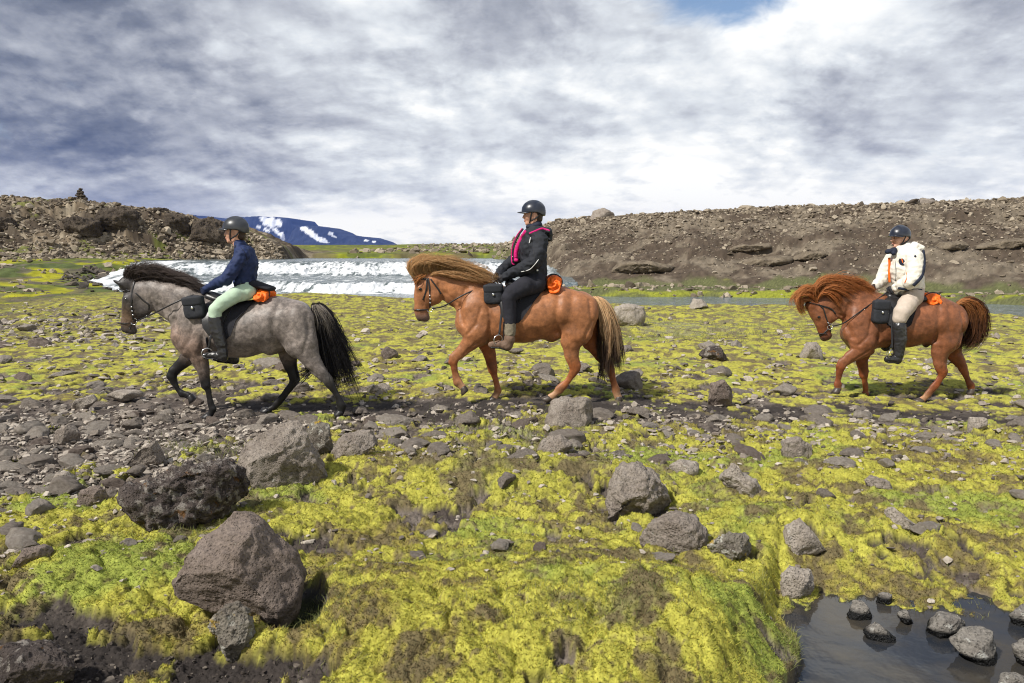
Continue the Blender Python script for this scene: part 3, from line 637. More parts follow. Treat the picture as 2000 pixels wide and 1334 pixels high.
BOULDERS = [
 ([(372,1040),(430,1003),(475,1005),(505,1025),(530,1060),(575,1090),(592,1130),(585,1190),(570,1213),(520,1195),(440,1178),(385,1165),(350,1145),(343,1120),(360,1085)], 'brown', "big smooth brown lava boulder nearest the camera, sunk in yellow moss", dict(depth=.9, amp=.035, nf=7, sink=.02)),
 ([(246,945),(300,915),(390,905),(450,908),(488,930),(486,965),(450,992),(400,1012),(370,1032),(330,1032),(285,1012),(255,985)], 'dark', "dark pitted lava boulder with pale and rusty lichen patches", dict(depth=.8, amp=.09, nf=6, sink=.02)),
 ([(455,905),(480,865),(530,835),(580,820),(605,850),(645,905),(636,928),(580,930),(520,945),(480,950)], 'grey2', "large slanting grey boulder right behind the dark lichened one", dict(depth=.7, amp=.05)),
 ([(403,1232),(430,1195),(455,1180),(480,1200),(511,1250),(490,1275),(465,1280),(430,1262)], 'lichen', "small lichen-crusted rock in front of the big brown boulder", dict(amp=.07)),
 ([(-60,1300),(0,1270),(60,1264),(110,1280),(145,1310),(120,1350),(-40,1360)], 'dark', "dark rock cut off by the bottom left corner of the photo", dict(amp=.05)),
 ([(242,900),(280,875),(312,855),(326,880),(312,896),(270,907)], 'grey2', "wedge-shaped grey rock behind the dark lichened boulder", dict(amp=.03)),
 ([(103,862),(113,838),(135,828),(157,847),(152,860)], 'grey2', "lone rounded stone on the dark soil left of the grey horse", dict(amp=.04, lvl=5)),
 ([(20,1102),(50,1072),(90,1065),(102,1080),(85,1102),(40,1107)], 'brown', "low brown stone in moss near the left edge of the photo", dict(amp=.04, lvl=5)),
 ([(148,985),(160,958),(185,948),(216,965),(205,987)], 'brown', "flat brown stone left of the dark lichened boulder", dict(amp=.05, lvl=5)),
 ([(1192,945),(1215,912),(1250,907),(1290,935),(1325,985),(1305,1005),(1210,1005),(1150,998),(1188,975)], 'grey2', "broad hump-shaped rock half buried in brown moss", dict(amp=.06)),
 ([(1238,1054),(1275,1020),(1320,999),(1362,1007),(1379,1035),(1377,1062),(1355,1080),(1310,1066)], 'grey2', "pointed grey-brown boulder in front of the hump-shaped rock", dict(amp=.045)),
 ([(1378,1062),(1400,1043),(1460,1043),(1472,1070),(1456,1094),(1400,1088)], 'lichen', "mossy low rock right beside the pointed grey-brown boulder", dict(amp=.07)),
 ([(1405,937),(1435,907),(1452,925),(1480,940),(1492,966),(1440,957)], 'grey', "jagged grey rock with a knob on its left end", dict(amp=.06, lvl=5)),
 ([(1525,1070),(1535,1030),(1560,1008),(1582,1035),(1614,1054),(1575,1078)], 'grey', "kite-shaped pale rock standing in bright green moss", dict(amp=.05, lvl=5)),
 ([(1525,1122),(1545,1106),(1592,1115),(1582,1160),(1550,1154),(1527,1147)], 'grey', "square-edged pale rock on the moss just above the pond", dict(amp=.06, lvl=5)),
 ([(1723,999),(1745,992),(1800,1020),(1787,1030),(1750,1018)], 'grey', "long thin slab slanting down through the moss", dict(amp=.04, lvl=5)),
 ([(1688,937),(1705,930),(1737,940),(1744,957),(1700,957)], 'grey2', "small ragged rock up the moss from the slanting slab", dict(amp=.06, lvl=5)),
 ([(1527,887),(1530,860),(1560,854),(1585,870),(1587,894)], 'grey2', "blocky rock in the moss below the rightmost horse", dict(amp=.06, lvl=5)),
 ([(1890,837),(1894,814),(1926,816),(1927,840)], 'grey', "square pale grey stone in front of the rightmost horse's tail", dict(amp=.03, lvl=5)),
 ([(1380,786),(1390,750),(1413,741),(1432,765),(1434,788)], 'brown', "upright brown rock on the trail midway between two chestnut horses", dict(amp=.05, lvl=5)),
 ([(1060,824),(1078,787),(1110,774),(1150,780),(1174,812),(1130,832)], 'grey2', "round lumpy rock at the hind hoof of the middle horse", dict(amp=.06, lvl=5)),
 ([(636,882),(668,850),(722,841),(738,866),(692,892)], 'grey2', "low cracked rock right of the large slanting grey boulder", dict(amp=.07, lvl=5)),
 ([(592,850),(610,820),(642,828),(652,872),(630,892)], 'lichen', "mossy rock showing behind the large slanting grey boulder", dict(amp=.06, lvl=5, D=None)),
 ([(1046,878),(1060,856),(1095,850),(1118,866),(1112,886),(1065,889)], 'grey2', "angular rock below the round lumpy one by the middle horse", dict(amp=.06, lvl=5)),
 ([(1303,914),(1330,899),(1367,904),(1362,921),(1320,926)], 'grey', "flat oval stone above the hump-shaped rock", dict(amp=.05, lvl=5)),
 ([(1195,627),(1200,600),(1225,592),(1258,599),(1261,630),(1215,636)], 'grey', "pale blocky boulder behind the middle horse's tail", dict(amp=.05, lvl=5)),
 ([(1341,602),(1355,583),(1375,585),(1387,602)], 'grey', "pale boulder on the near edge of the river", dict(amp=.05, lvl=4)),
 ([(1363,692),(1385,675),(1410,679),(1422,698),(1390,702)], 'dark', "dark rock in moss midway to the pale riverside boulder", dict(amp=.06, lvl=4)),
 ([(1553,700),(1580,669),(1600,667),(1612,700)], 'grey', "grey rock beneath the muzzle of the rightmost horse", dict(amp=.05, lvl=4)),
 ([(1148,427),(1158,412),(1178,406),(1200,416),(1203,430)], 'grey2', "big boulder on the skyline of the right hill", dict(amp=.05, lvl=4, D=48.5)),
 ([(134,792),(150,780),(180,771),(190,782),(162,796)], 'grey', "flat-topped stone beside the trail ahead of the grey horse", dict(amp=.04, lvl=4)),
 ([(206,772),(230,762),(275,762),(280,773),(240,780)], 'grey', "long low stone ahead of the grey horse's raised hoof", dict(amp=.04, lvl=4)),
 ([(96,944),(108,925),(135,919),(148,936),(125,947)], 'grey', "tan block on the gravel above the flat brown stone", dict(amp=.04, lvl=4)),
 ([(1500,411),(1515,401),(1530,403),(1545,412)], 'grey2', "rounded boulder on the middle of the right hill's skyline", dict(amp=.05, lvl=4, D=44.5)),
 ([(1790,398),(1800,386),(1822,390),(1830,398)], 'grey2', "peaked boulder on the skyline above the rightmost rider", dict(amp=.05, lvl=4, D=42)),
]
for i, (poly, mt, lab, kw) in enumerate(BOULDERS):
    boulder(poly, 100+i, mt, lab, **kw)
PSTONES = [([(1653,1197),(1670,1174),(1690,1177),(1707,1200),(1680,1209)], "small pale stone at the tip of the pond"),
 ([(1688,1237),(1715,1217),(1757,1240),(1740,1250),(1700,1248)], "small half-sunk stone nearest the mossy point in the pond"),
 ([(1710,1177),(1718,1156),(1741,1159),(1740,1180)], "roundish pale stone on the mud above the pond"),
 ([(1748,1196),(1770,1191),(1787,1212),(1772,1219)], "little black stone at the top edge of the pond"),
 ([(1803,1218),(1830,1197),(1872,1204),(1902,1226),(1870,1242),(1820,1238)], "flat pale stone at the upper shore of the pond"),
 ([(1857,1254),(1890,1231),(1930,1226),(1960,1250),(1957,1287),(1915,1293)], "largest stone standing in the pond"),
 ([(1978,1262),(2005,1248),(2050,1270),(2030,1300),(1995,1302)], "stone in the pond cut by the right edge of the photo"),
 ([(1968,1197),(2000,1183),(2045,1198),(2010,1224),(1985,1214)], "pale stone on the shore at the right edge of the photo"),
 ([(1944,1328),(1975,1318),(2025,1328),(2015,1358),(1960,1356)], "stone in the pond cut by the bottom edge of the photo")]
for i, (poly, lab) in enumerate(PSTONES):
    boulder(poly, 300+i, 'wet', lab, 'stone', 'pond_stone', 'stones in and round the pond', lvl=5, amp=.05, depth=.75, sink=.35, D=on((poly[0][0]+poly[-2][0])/2, max(q[1] for q in poly), -.10)[1])
CL = [([(118,455),(130,430),(160,424),(192,432),(194,450),(160,460)], "dark lava outcrop below and right of the cairn"), ([(192,440),(200,408),(240,403),(272,420),(268,442),(225,448)], "dark hollow outcrop right under the left hill's crest"),
 ([(298,418),(302,406),(328,407),(328,420)], "thin square slab on the left hill's crest"), ([(370,462),(380,430),(410,427),(440,440),(446,468),(410,468)], "overhanging dark outcrop just left of the front rider's helmet"),
 ([(-20,455),(-10,428),(18,425),(30,440),(20,455)], "dark outcrop at the left edge of the photo"), ([(315,440),(325,416),(365,424),(372,446),(340,452)], "cracked outcrop between the slab and the overhang")]
for i, (poly, lab) in enumerate(CL): boulder(poly, 400+i, 'cliff', lab, 'outcrop', 'outcrop', 'lava outcrops of the left hill', lvl=5, amp=.11, depth=.9, nf=5)
CR = [([(1415,488),(1440,479),(1500,476),(1512,482),(1470,491)], "upper thin ledge in the middle of the right hill"), ([(1548,505),(1570,492),(1610,490),(1622,497),(1590,508)], "ledge poking out left of the rightmost rider"),
 ([(1188,530),(1215,512),(1270,510),(1325,522),(1300,532)], "lowest broad ledge of the right hill"), ([(1818,487),(1840,474),(1880,472),(1895,480),(1860,489)], "thin ledge behind the rightmost rider's back"),
 ([(1433,520),(1470,506),(1540,500),(1556,508),(1500,521)], "long ledge below the upper thin ledge of the right hill"), ([(1905,482),(1940,472),(2000,465),(2010,475),(1950,486)], "ledge at the right edge of the photo")]
for i, (poly, lab) in enumerate(CR): boulder(poly, 420+i, 'scree', lab, 'ledge', 'rock_ledge', 'rock ledges of the right hill', lvl=5, amp=.08, depth=.8, nf=4, sink=.15)

# cairn on the left hill
def cairn():
    D = 57.0; b = at(158, 391, D); r = empty('cairn', b, "dark stone cairn standing on the crest of the left hill", "cairn")
    rs = np.random.RandomState(5)
    for k, (ox, oz, w, h) in enumerate([(-.24, .10, .26, .15), (.20, .09, .28, .15), (0, .14, .24, .16), (-.16, .30, .24, .15), (.15, .31, .22, .14), (-.06, .46, .22, .14), (.13, .50, .17, .13), (-.03, .62, .20, .12), (.03, .76, .15, .10)]):
        U, F = ICO[3]; V = facet(U.copy(), rs, 9, .6, .85)*[w, w*1.1, h]; V = rough(V, F, 6, .03, 500+k)
        V[:, 0] += ox; V[:, 2] += oz; V[:, 1] += rs.uniform(-.05, .05)
        link('stone', mesh_np('stone', V, F, False, None, RM['cliff']), r)
cairn()

# ------------------------------------------------------------------ loose stones : the largest 250 one by one, the rest as gravel
def stone_density(px, py):
    def reg(cx, cy, ax, ay, pw=2): return np.exp(-(np.abs((px-cx)/ax)**pw + np.abs((py-cy)/ay)**pw))
    d = .95*reg(130, 890, 340, 90, 4) + .60*reg(1050, 826, 950, 32, 4)*(1-.45*ss(np.abs(py-792), 20, 8)) + .20*reg(1050, 745, 950, 50, 4) + .9*reg(90, 640, 260, 36, 4) + .08*reg(900, 690, 1100, 30, 4) + .35*reg(1300, 890, 700, 40, 4) + .8*reg(420, 855, 200, 45)
    d = d + .035*ss(py, 1200, 940) + .10*reg(1500, 760, 500, 60) + .02
    return np.clip(d, 0, 1)
def sample(n, seed, y0=600, y1=1180):
    rs = np.random.RandomState(seed); px = rs.uniform(-120, 2120, n*9); py = rs.uniform(y0, y1, n*9)
    cl = ss(n2(px/70, py/24, 90) + .6*n2(px/24, py/10, 93) + .12, -.1, .45)
    k = rs.rand(n*9) < stone_density(px, py)*(.12+.88*np.maximum(cl, (px < 420)*.8)); px, py = px[k][:n], py[k][:n]
    W = np.array([on(a, b, 0) for a, b in zip(px, py)]); return px, py, W[:, 0], W[:, 1], rs
STONES = []
for k in range(12):
    rs = np.random.RandomState(600+k); U, F = ICO[4]
    V = facet(U.copy(), rs, 13, .55, .85)*[1, rs.uniform(.7, 1), rs.uniform(.5, .75)]
    V = rough(V, F, 1.6, .09, 700+k, 3); V = rough(V, F, 7, .05, 720+k, 4, .6)
    STONES.append(mesh_np('stone', V, F, True, None, RM[['grey', 'grey2', 'grey', 'brown', 'grey2', 'grey'][k % 6]]))
ANCH = [(468, 1100, 'big brown boulder'), (367, 970, 'dark lichened boulder'), (550, 885, 'large slanting boulder'), (457, 1230, 'small lichened rock'), (285, 880, 'wedge-shaped rock'), (130, 850, 'lone rounded stone'), (60, 1085, 'low brown stone'),
 (182, 967, 'flat brown stone'), (1240, 957, 'hump-shaped rock'), (1310, 1040, 'pointed boulder'), (1425, 1068, 'mossy low rock'), (1450, 937, 'knobbed jagged rock'), (1570, 1045, 'kite-shaped rock'), (1558, 1133, 'square-edged pale rock'), (1760, 1010, 'long thin slab'),
 (1716, 944, 'small ragged rock'), (1556, 874, 'blocky rock below the last horse'), (1908, 826, 'square pale stone'), (1410, 768, 'upright trail rock'), (1115, 800, 'round lumpy rock'), (687, 865, 'low cracked rock'), (1080, 870, 'angular rock'), (1335, 912, 'flat oval stone'),
 (1228, 614, 'pale blocky boulder'), (1364, 592, 'riverside boulder'), (1392, 688, 'dark rock in moss'), (1582, 684, 'rock under the last muzzle'), (162, 784, 'flat-topped stone'), (243, 770, 'long low stone'), (122, 933, 'tan block'), (408, 820, "grey horse's standing forehoof"),
 (670, 810, "grey horse's rear hoof"), (965, 788, "middle horse's standing forehoof"), (1210, 785, "middle horse's rear hoof"), (1690, 785, "last horse's standing forehoof"), (1800, 790, "last horse's planted hind hoof"), (30, 640, 'left edge by the far moss'), (850, 720, "moss before the middle horse"), (1870, 700, "last horse's tail")]
ORD = ['nearest', 'second', 'third', 'fourth', 'fifth', 'sixth', 'seventh', 'eighth', 'ninth', 'tenth', 'eleventh', 'twelfth', 'thirteenth', 'fourteenth', 'fifteenth']
def stone_labels(P):
    """one label for each stone: its look, then its rank and side beside a rock or hoof one can find"""
    secs = {}
    for n, (px, py, s, k) in enumerate(P):
        d = [math.hypot(px-a, (py-b)*1.6) for a, b, _ in ANCH]; i = int(np.argmin(d)); a = ANCH[i]
        dx, dy = px-a[0], (py-a[1])*1.6
        sd_ = ('left of' if dx < 0 else 'right of') if abs(dx) > abs(dy) else ('beyond' if dy < 0 else 'in front of')
        secs.setdefault((i, sd_), []).append((d[i], n))
    out = [None]*len(P)
    for (i, sd_), L in secs.items():
        for r, (_, n) in enumerate(sorted(L)):
            px, py, s, k = P[n]; tone = ['pale grey', 'grey-brown', 'pale grey', 'brown', 'grey-brown', 'pale grey'][k % 6]
            out[n] = f"{tone} stone, {ORD[r] if r < 15 else str(r+1)+'th'} {sd_} the {ANCH[i][2]}"
    return out
def scatter():
    px, py, x, y, rs = sample(3000, 11, 610, 1150)
    s = np.clip(np.exp(rs.normal(math.log(.056), .45, len(x))), .028, .19)*np.clip(y/7, .75, 1.5)
    vis = s/y; order = np.argsort(-vis); ok = []
    for i in order:
        if all((x[i]-x[j])**2+(y[i]-y[j])**2 > (.75*(s[i]+s[j]))**2 for j in ok) and all((x[i]-h[0])**2+(y[i]-h[1])**2 > (s[i]+.09)**2 for h in HOOFXY): ok.append(i)
        if len(ok) >= 255: break
    ok = np.array(ok); z = H(x[ok], y[ok])
    ks = rs.randint(12, size=len(ok)); LB = stone_labels([(px[i], py[i], s[i], k) for i, k in zip(ok, ks)])
    for n, i in enumerate(ok):
        k = ks[n]; o = bpy.data.objects.new('stone', STONES[k]); COL.objects.link(o)
        o.location = (x[i], y[i], z[n] + s[i]*.04); o.rotation_euler = (rs.uniform(-.3, .3), rs.uniform(-.3, .3), rs.uniform(0, 6.28))
        o.scale = (s[i]*rs.uniform(.9, 1.25), s[i]*rs.uniform(.8, 1.1), s[i]*rs.uniform(.5, .95))
        tag(o, LB[n], 'stone', 'loose stones along the trail and in the moss')
    return set(ok.tolist())
def soup(name, x, y, z, s, rs, lvl, mat, tone, sink=.1, flat=.6):
    base = []
    for k in range(8):
        r2 = np.random.RandomState(800+k); U, F = ICO[lvl]; V = facet(U.copy(), r2, 11, .35, .8, .1)
        base.append(rough(V, F, 1.6, .10, 810+k, 2))
    F = ICO[lvl][1]; n = len(x); nv = len(base[0]); B = np.stack(base)[rs.randint(8, size=n)]
    a = rs.rand(n)*6.28; ca, sa = np.cos(a)[:, None], np.sin(a)[:, None]
    sx, sy, sz = [(s*rs.uniform(lo, hi, n))[:, None] for lo, hi in ((.9, 1.3), (.7, 1.0), (flat*.8, flat*1.3))]
    Bx, By, Bz = B[..., 0]*sx, B[..., 1]*sy, B[..., 2]*sz
    V = np.stack([Bx*ca-By*sa + x[:, None], Bx*sa+By*ca + y[:, None], Bz + (z + s*sink)[:, None]], -1).reshape(-1, 3)
    Fa = (F[None] + (np.arange(n)*nv)[:, None, None]).reshape(-1, 3)
    return mesh_np(name, V, Fa, False, np.repeat(tone, nv, 0), mat)
def gravel():
    mt = vcol_mat('gravel_stone', .92, 40, .6, 1.4, .01, .8, .2)
    px, py, x, y, rs = sample(9500, 31, 590, 1210)
    s = np.clip(np.exp(rs.normal(math.log(.026), .45, len(x))), .008, .055)*np.clip(y/7, .7, 2.2)
    p, q = pond(x, y); k = (p < -.05)
    nb = np.interp(x, NB[:, 0], NB[:, 1]); k &= y < nb-.3
    x, y, s = x[k], y[k], s[k]; z = H(x, y); n = len(x)
    t = mixc(np.repeat(C(.19, .158, .13)[None], n, 0), C(.44, .39, .33), rs.rand(n)); t = mixc(t, C(.07, .058, .05), (rs.rand(n) < .2)*.8)
    m_ = 16000; t1 = rs.rand(m_); yc = 1/(1/2.3 + (1/9.5-1/2.3)*t1); xc = (rs.rand(m_)*2-1)*(.2+.68*yc); mk, _, _ = masks(xc, yc); p2, q2 = pond(xc, yc)
    kk = (mk < .3) & (p2 < 0) & (q2 < .15); xc, yc = xc[kk], yc[kk]; sc_ = np.exp(rs.normal(math.log(.0065), .5, len(xc)))*(.6+.12*yc); zc = H(xc, yc)
    tc_ = mixc(np.repeat(C(.050, .040, .034)[None], len(xc), 0), C(.17, .145, .12), rs.rand(len(xc))**2)
    x, y, s, z, t = np.concatenate([x, xc]), np.concatenate([y, yc]), np.concatenate([s, sc_]), np.concatenate([z, zc]), np.concatenate([t, tc_])
    tag(link('gravel', soup('gravel', x, y, z, s, rs, 2, mt, t, .15)), "small grey gravel stones strewn over the soil and moss", "gravel", kind='stuff')
    # fine chips on the bare soil
    # hills : scree
    rs = np.random.RandomState(41); n = 15000
    x = rs.uniform(-1, 42, n); f = np.interp(x, RF[:, 0], RF[:, 1]); c = np.interp(x, RC[:, 0], RC[:, 1])
    t_ = rs.rand(n)**.6*1.04; y = f + (c-f)*t_; s = np.clip(np.exp(rs.normal(math.log(.060), .5, n)), .03, .45)*(.6+.75*t_)
    edge = rs.rand(n) < .03; y = np.where(edge, c - .3, y); 
    x2 = rs.uniform(-48, -14.6, n); f2_ = np.interp(x2, LF[:, 0], LF[:, 1]); c2 = np.interp(x2, LC[:, 0], LC[:, 1])
    y2 = f2_ + (c2-f2_)*rs.uniform(-.1, 1.02, n); s2 = np.clip(np.exp(rs.normal(math.log(.105), .5, n)), .05, .5)
    x3 = rs.uniform(-34, -17.5, 1200); y3 = rs.uniform(24, 47, 1200); s3 = np.clip(np.exp(rs.normal(math.log(.12), .5, 1200)), .05, .5)
    k3 = fb2(x3/3, y3/3, 3, 140) > -.05; x3, y3, s3 = x3[k3], y3[k3], s3[k3]
    x4 = rs.uniform(.8, 30, 900); y4 = np.interp(x4, FB[:, 0], FB[:, 1]) + rs.uniform(.2, 4, 900); s4 = np.clip(np.exp(rs.normal(math.log(.08), .6, 900)), .04, .4)
    y5 = rs.uniform(32.8, 42, 110); x5 = np.interp(y5, [33, 34, 36.5, 38.5, 42, 47], [-15.8, -16.6, -19.2, -20.8, -21.4, -21.7]) + rs.normal(-.3, .6, 110); s5 = np.clip(np.exp(rs.normal(math.log(.17), .4, 110)), .08, .4)
    x6 = rs.uniform(-14, 14, 700); y6 = rs.uniform(54, 150, 700); s6 = rs.uniform(.15, .5, 700)
    X = np.concatenate([x, x2, x3, x4, x5, x6]); Y = np.concatenate([y, y2, y3, y4, y5, y6]); S = np.concatenate([s, s2, s3, s4, s5, s6]); Z = H(X, Y); n = len(X)
    t = mixc(np.repeat(C(.15, .12, .085)[None], n, 0), C(.40, .34, .26), rs.rand(n)**1.3); t = mixc(t, C(.06, .047, .036), (rs.rand(n) < .15)*.8)
    wet = (np.arange(n) >= len(x)+len(x2)+len(x3)+len(x4)) & (np.arange(n) < n-len(x6)); t[wet] = C(.09, .078, .065)
    tag(link('scree', soup('scree', X, Y, Z, S, rs, 2, mt, t, .05, .7)), "loose brown scree stones covering the hillsides and river banks", "scree", kind='stuff')
# ------------------------------------------------------------------ implicit bodies
class Frame:
    """a crop of the photograph (origin, zoom) seen on the upright plane y = D"""
    def __init__(s, ox, oy, z, D): s.ox, s.oy, s.z, s.D = ox, oy, z, D; s.m = D/(FPX*z)
    def P(s, cx, cy, yo=0.0): return at(s.ox+cx/s.z, s.oy+cy/s.z, s.D+yo)
class Body:
    def __init__(s, fr): s.fr = fr; s.pr = []; s.ch = []; s.gr = []          # prims: a, b, ra, rb, wa, wb, k, col ; chains of prims ; grooves
    def chain(s, pts, k=.03, col=(.5, .5, .5), w=None):
        """pts (cx, cy, r crop px[, y offset m[, half depth m]])"""
        q = []
        for p in pts:
            yo = p[3] if len(p) > 3 else 0.0; r = p[2]*s.fr.m
            hw = p[4] if len(p) > 4 else (w if w else r)
            q.append((s.fr.P(p[0], p[1], yo), r, hw, p[5] if len(p) > 5 else col))
        if len(q) == 1: q = q*2
        L = [(a, b, ra, rb, wa, wb, k, ca, cb) for (a, ra, wa, ca), (b, rb, wb, cb) in zip(q[:-1], q[1:])]
        s.pr += L; s.ch.append((k, L))
    def groove(s, pts, amp, wid): s.gr.append((np.array([s.fr.P(a, b, -.12) for a, b in pts]), amp*1.15, wid))
    def grooves(s, p):
        r = 0
        for W, amp, wid in s.gr:
            dd = np.full(p.shape[:-1], 9.)
            for a, b in zip(W[:-1], W[1:]):
                dx, dz = b[0]-a[0], b[2]-a[2]; t = np.clip(((p[..., 0]-a[0])*dx+(p[..., 2]-a[2])*dz)/(dx*dx+dz*dz), 0, 1)
                dd = np.minimum(dd, np.hypot(p[..., 0]-a[0]-dx*t, p[..., 2]-a[2]-dz*t))
            r = r + amp*np.exp(-(dd/wid)**2)
        return r*ss(np.abs(p[..., 1]-s.fr.D), .02, .06)
    @staticmethod
    def smin(d, v, k): h = np.maximum(k-np.abs(d-v), 0)/k; return np.minimum(d, v)-h*h*k*.25
    def chval(s, p, L):
        d = s.val(p, L[0])
        for pr in L[1:]: d = s.smin(d, s.val(p, pr), .006)
        return d
    def val(s, p, pr):
        a, b, ra, rb, wa, wb, k, ca, cb = pr
        dx, dz = b[0]-a[0], b[2]-a[2]; L2 = dx*dx+dz*dz
        t = np.clip(((p[..., 0]-a[0])*dx + (p[..., 2]-a[2])*dz)/L2, 0, 1) if L2 > 1e-8 else np.zeros(p.shape[:-1])
        r = ra+(rb-ra)*t; w = wa+(wb-wa)*t
        ex = p[..., 0]-a[0]-dx*t; ez = p[..., 2]-a[2]-dz*t; ey = p[..., 1]-a[1]-(b[1]-a[1])*t
        g = np.sqrt((ex*ex+ez*ez)/(r*r) + (ey/w)**2)
        return (g-1)*np.minimum(r, w)
    def f(s, p):
        d = np.full(p.shape[:-1], .3)
        for k, L in s.ch: d = s.smin(d, s.chval(p, L), k)
        return d
    def mesh(s, h=.009, noise=None, smooth=3):
        lo = np.min([np.minimum(a-max(ra, wa), b-max(rb, wb)) for a, b, ra, rb, wa, wb, *_ in s.pr], 0)-.04
        hi = np.max([np.maximum(a+max(ra, wa), b+max(rb, wb)) for a, b, ra, rb, wa, wb, *_ in s.pr], 0)+.04
        ax = [np.arange(lo[i], hi[i]+h, h) for i in range(3)]; n = [len(q) for q in ax]
        d = np.full(n, .1, np.float32)
        for k, L in s.ch:
            mg = .045+k; l = np.min([np.minimum(a-[ra, wa, ra], b-[rb, wb, rb]) for a, b, ra, rb, wa, wb, *_ in L], 0)-mg
            u = np.max([np.maximum(a+[ra, wa, ra], b+[rb, wb, rb]) for a, b, ra, rb, wa, wb, *_ in L], 0)+mg
            sl = tuple(slice(max(int((l[i]-lo[i])/h), 0), min(int((u[i]-lo[i])/h)+2, n[i])) for i in range(3))
            p = np.stack(np.meshgrid(*[ax[i][sl[i]] for i in range(3)], indexing='ij'), -1)
            d[sl] = s.smin(d[sl], s.chval(p, L).astype(np.float32), k)
        if s.gr:
            p = np.stack(np.meshgrid(*ax, indexing='ij'), -1); m = np.abs(d) < .05; d[m] += s.grooves(p[m])
        if noise is not None:
            p = np.stack(np.meshgrid(*ax, indexing='ij'), -1); m = np.abs(d) < .05; d[m] += noise(p[m])
        return surface_nets(d, lo, h, smooth)
    def colour(s, V, kk=.012):
        W = 0; Cc = 0
        for pr in s.pr:
            v = s.val(V, pr); w = np.exp(-np.clip(v, -.02, .4)/kk)+1e-9
            a, b = pr[0], pr[1]; dx, dz = b[0]-a[0], b[2]-a[2]; L2 = dx*dx+dz*dz+1e-9
            t = np.clip(((V[:, 0]-a[0])*dx+(V[:, 2]-a[2])*dz)/L2, 0, 1)[:, None]
            Cc = Cc + w[:, None]*(np.array(pr[7])*(1-t)+np.array(pr[8])*t); W = W + w
        return Cc/W[:, None]
    def skin_y(s, cx, cy, side=-1, off=.004, guess=None):
        """world point on the near (side -1) or far (+1) skin seen at crop px"""
        ys = np.linspace(.40, 0, 161)*side; p = np.array([s.fr.P(cx, cy, y) for y in ys]) ; d = s.f(p)
        k = np.nonzero(d < off)[0]
        if len(k): i = k[0]
        else: i = int(np.argmin(d))
        return p[i]
def surface_nets(d, lo, h, smooth=3):
    ins = d < 0; n = d.shape
    c = np.zeros((n[0]-1, n[1]-1, n[2]-1), np.int8)
    for i in (0, 1):
        for j in (0, 1):
            for k in (0, 1): c += ins[i:n[0]-1+i, j:n[1]-1+j, k:n[2]-1+k]
    act = (c > 0) & (c < 8); idx = -np.ones(c.shape, np.int32); I = np.argwhere(act); idx[act] = np.arange(len(I))
    acc = np.zeros((len(I), 3)); cnt = np.zeros(len(I))
    cs = [(i, j, k) for i in (0, 1) for j in (0, 1) for k in (0, 1)]
    for a in cs:
        for b in cs:
            if sum(abs(a[q]-b[q]) for q in range(3)) == 1 and a < b:
                va = d[I[:, 0]+a[0], I[:, 1]+a[1], I[:, 2]+a[2]]; vb = d[I[:, 0]+b[0], I[:, 1]+b[1], I[:, 2]+b[2]]
                m = (va < 0) != (vb < 0); t = np.where(m, va/np.where(m, va-vb, 1), 0)
                acc += np.where(m[:, None], np.array(a)+t[:, None]*(np.array(b)-np.array(a)), 0); cnt += m
    V = lo + h*(I + acc/cnt[:, None])
    Fs = []
    for ax in range(3):
        sh = [slice(None)]*3; s1 = list(sh); s2 = list(sh); s1[ax] = slice(0, n[ax]-1); s2[ax] = slice(1, n[ax])
        e = ins[tuple(s1)] != ins[tuple(s2)]; E = np.argwhere(e); o = [q for q in range(3) if q != ax]
        E = E[(E[:, o[0]] > 0) & (E[:, o[1]] > 0) & (E[:, o[0]] < n[o[0]]-1) & (E[:, o[1]] < n[o[1]]-1)]
        def g(du, dv):
            q = E.copy(); q[:, o[0]] -= du; q[:, o[1]] -= dv; return idx[q[:, 0], q[:, 1], q[:, 2]]
        f = np.stack([g(0, 0), g(1, 0), g(1, 1), g(0, 1)], 1); neg = ins[E[:, 0], E[:, 1], E[:, 2]]
        if ax == 1: neg = ~neg
        f = np.where(neg[:, None], f, f[:, ::-1]); Fs.append(f)
    F = np.concatenate(Fs); ed = np.concatenate([F[:, [0, 1]], F[:, [1, 2]], F[:, [2, 3]], F[:, [3, 0]]])
    for _ in range(smooth):
        S = np.zeros_like(V); k = np.zeros(len(V)); np.add.at(S, ed[:, 0], V[ed[:, 1]]); np.add.at(k, ed[:, 0], 1)
        V = V*.5 + .5*S/np.maximum(k, 1)[:, None]
    return V, F
def put(name, V, F, root, mat, col=None, smooth=True):
    b = np.array(root.location[:]) if root is not None else 0
    return link(name, mesh_np(name, np.asarray(V)-b, F, smooth, col, mat), root)
def tube(pts, r, n=6, flat=1.0, up=None, cap=True):
    """tube through points; r scalar or per point"""
    P = np.array(pts, float); m = len(P); r = np.broadcast_to(np.asarray(r, float), (m,))
    T = np.gradient(P, axis=0); T /= np.linalg.norm(T, axis=1)[:, None]+1e-9
    u = np.array([0, 1, 0.]) if up is None else np.array(up, float); V = []
    for i in range(m):
        a = np.cross(T[i], u); a = a/np.linalg.norm(a) if np.linalg.norm(a) > 1e-4 else np.array([1, 0, 0.]); b = np.cross(a, T[i]); b /= np.linalg.norm(b)+1e-9
        for k in range(n):
            th = 2*math.pi*k/n; V.append(P[i] + r[i]*(a*math.cos(th) + b*math.sin(th)*flat))
    F = [[i*n+k, i*n+(k+1) % n, (i+1)*n+(k+1) % n, (i+1)*n+k] for i in range(m-1) for k in range(n)]
    V = np.array(V)
    if cap:
        V = np.concatenate([V, P[:1], P[-1:]]); e = len(V)-2
        F += [[(k+1) % n, k, e, e] for k in range(n)]; F += [[(m-1)*n+k, (m-1)*n+(k+1) % n, e+1, e+1] for k in range(n)]
    F = np.array(F); return V, F
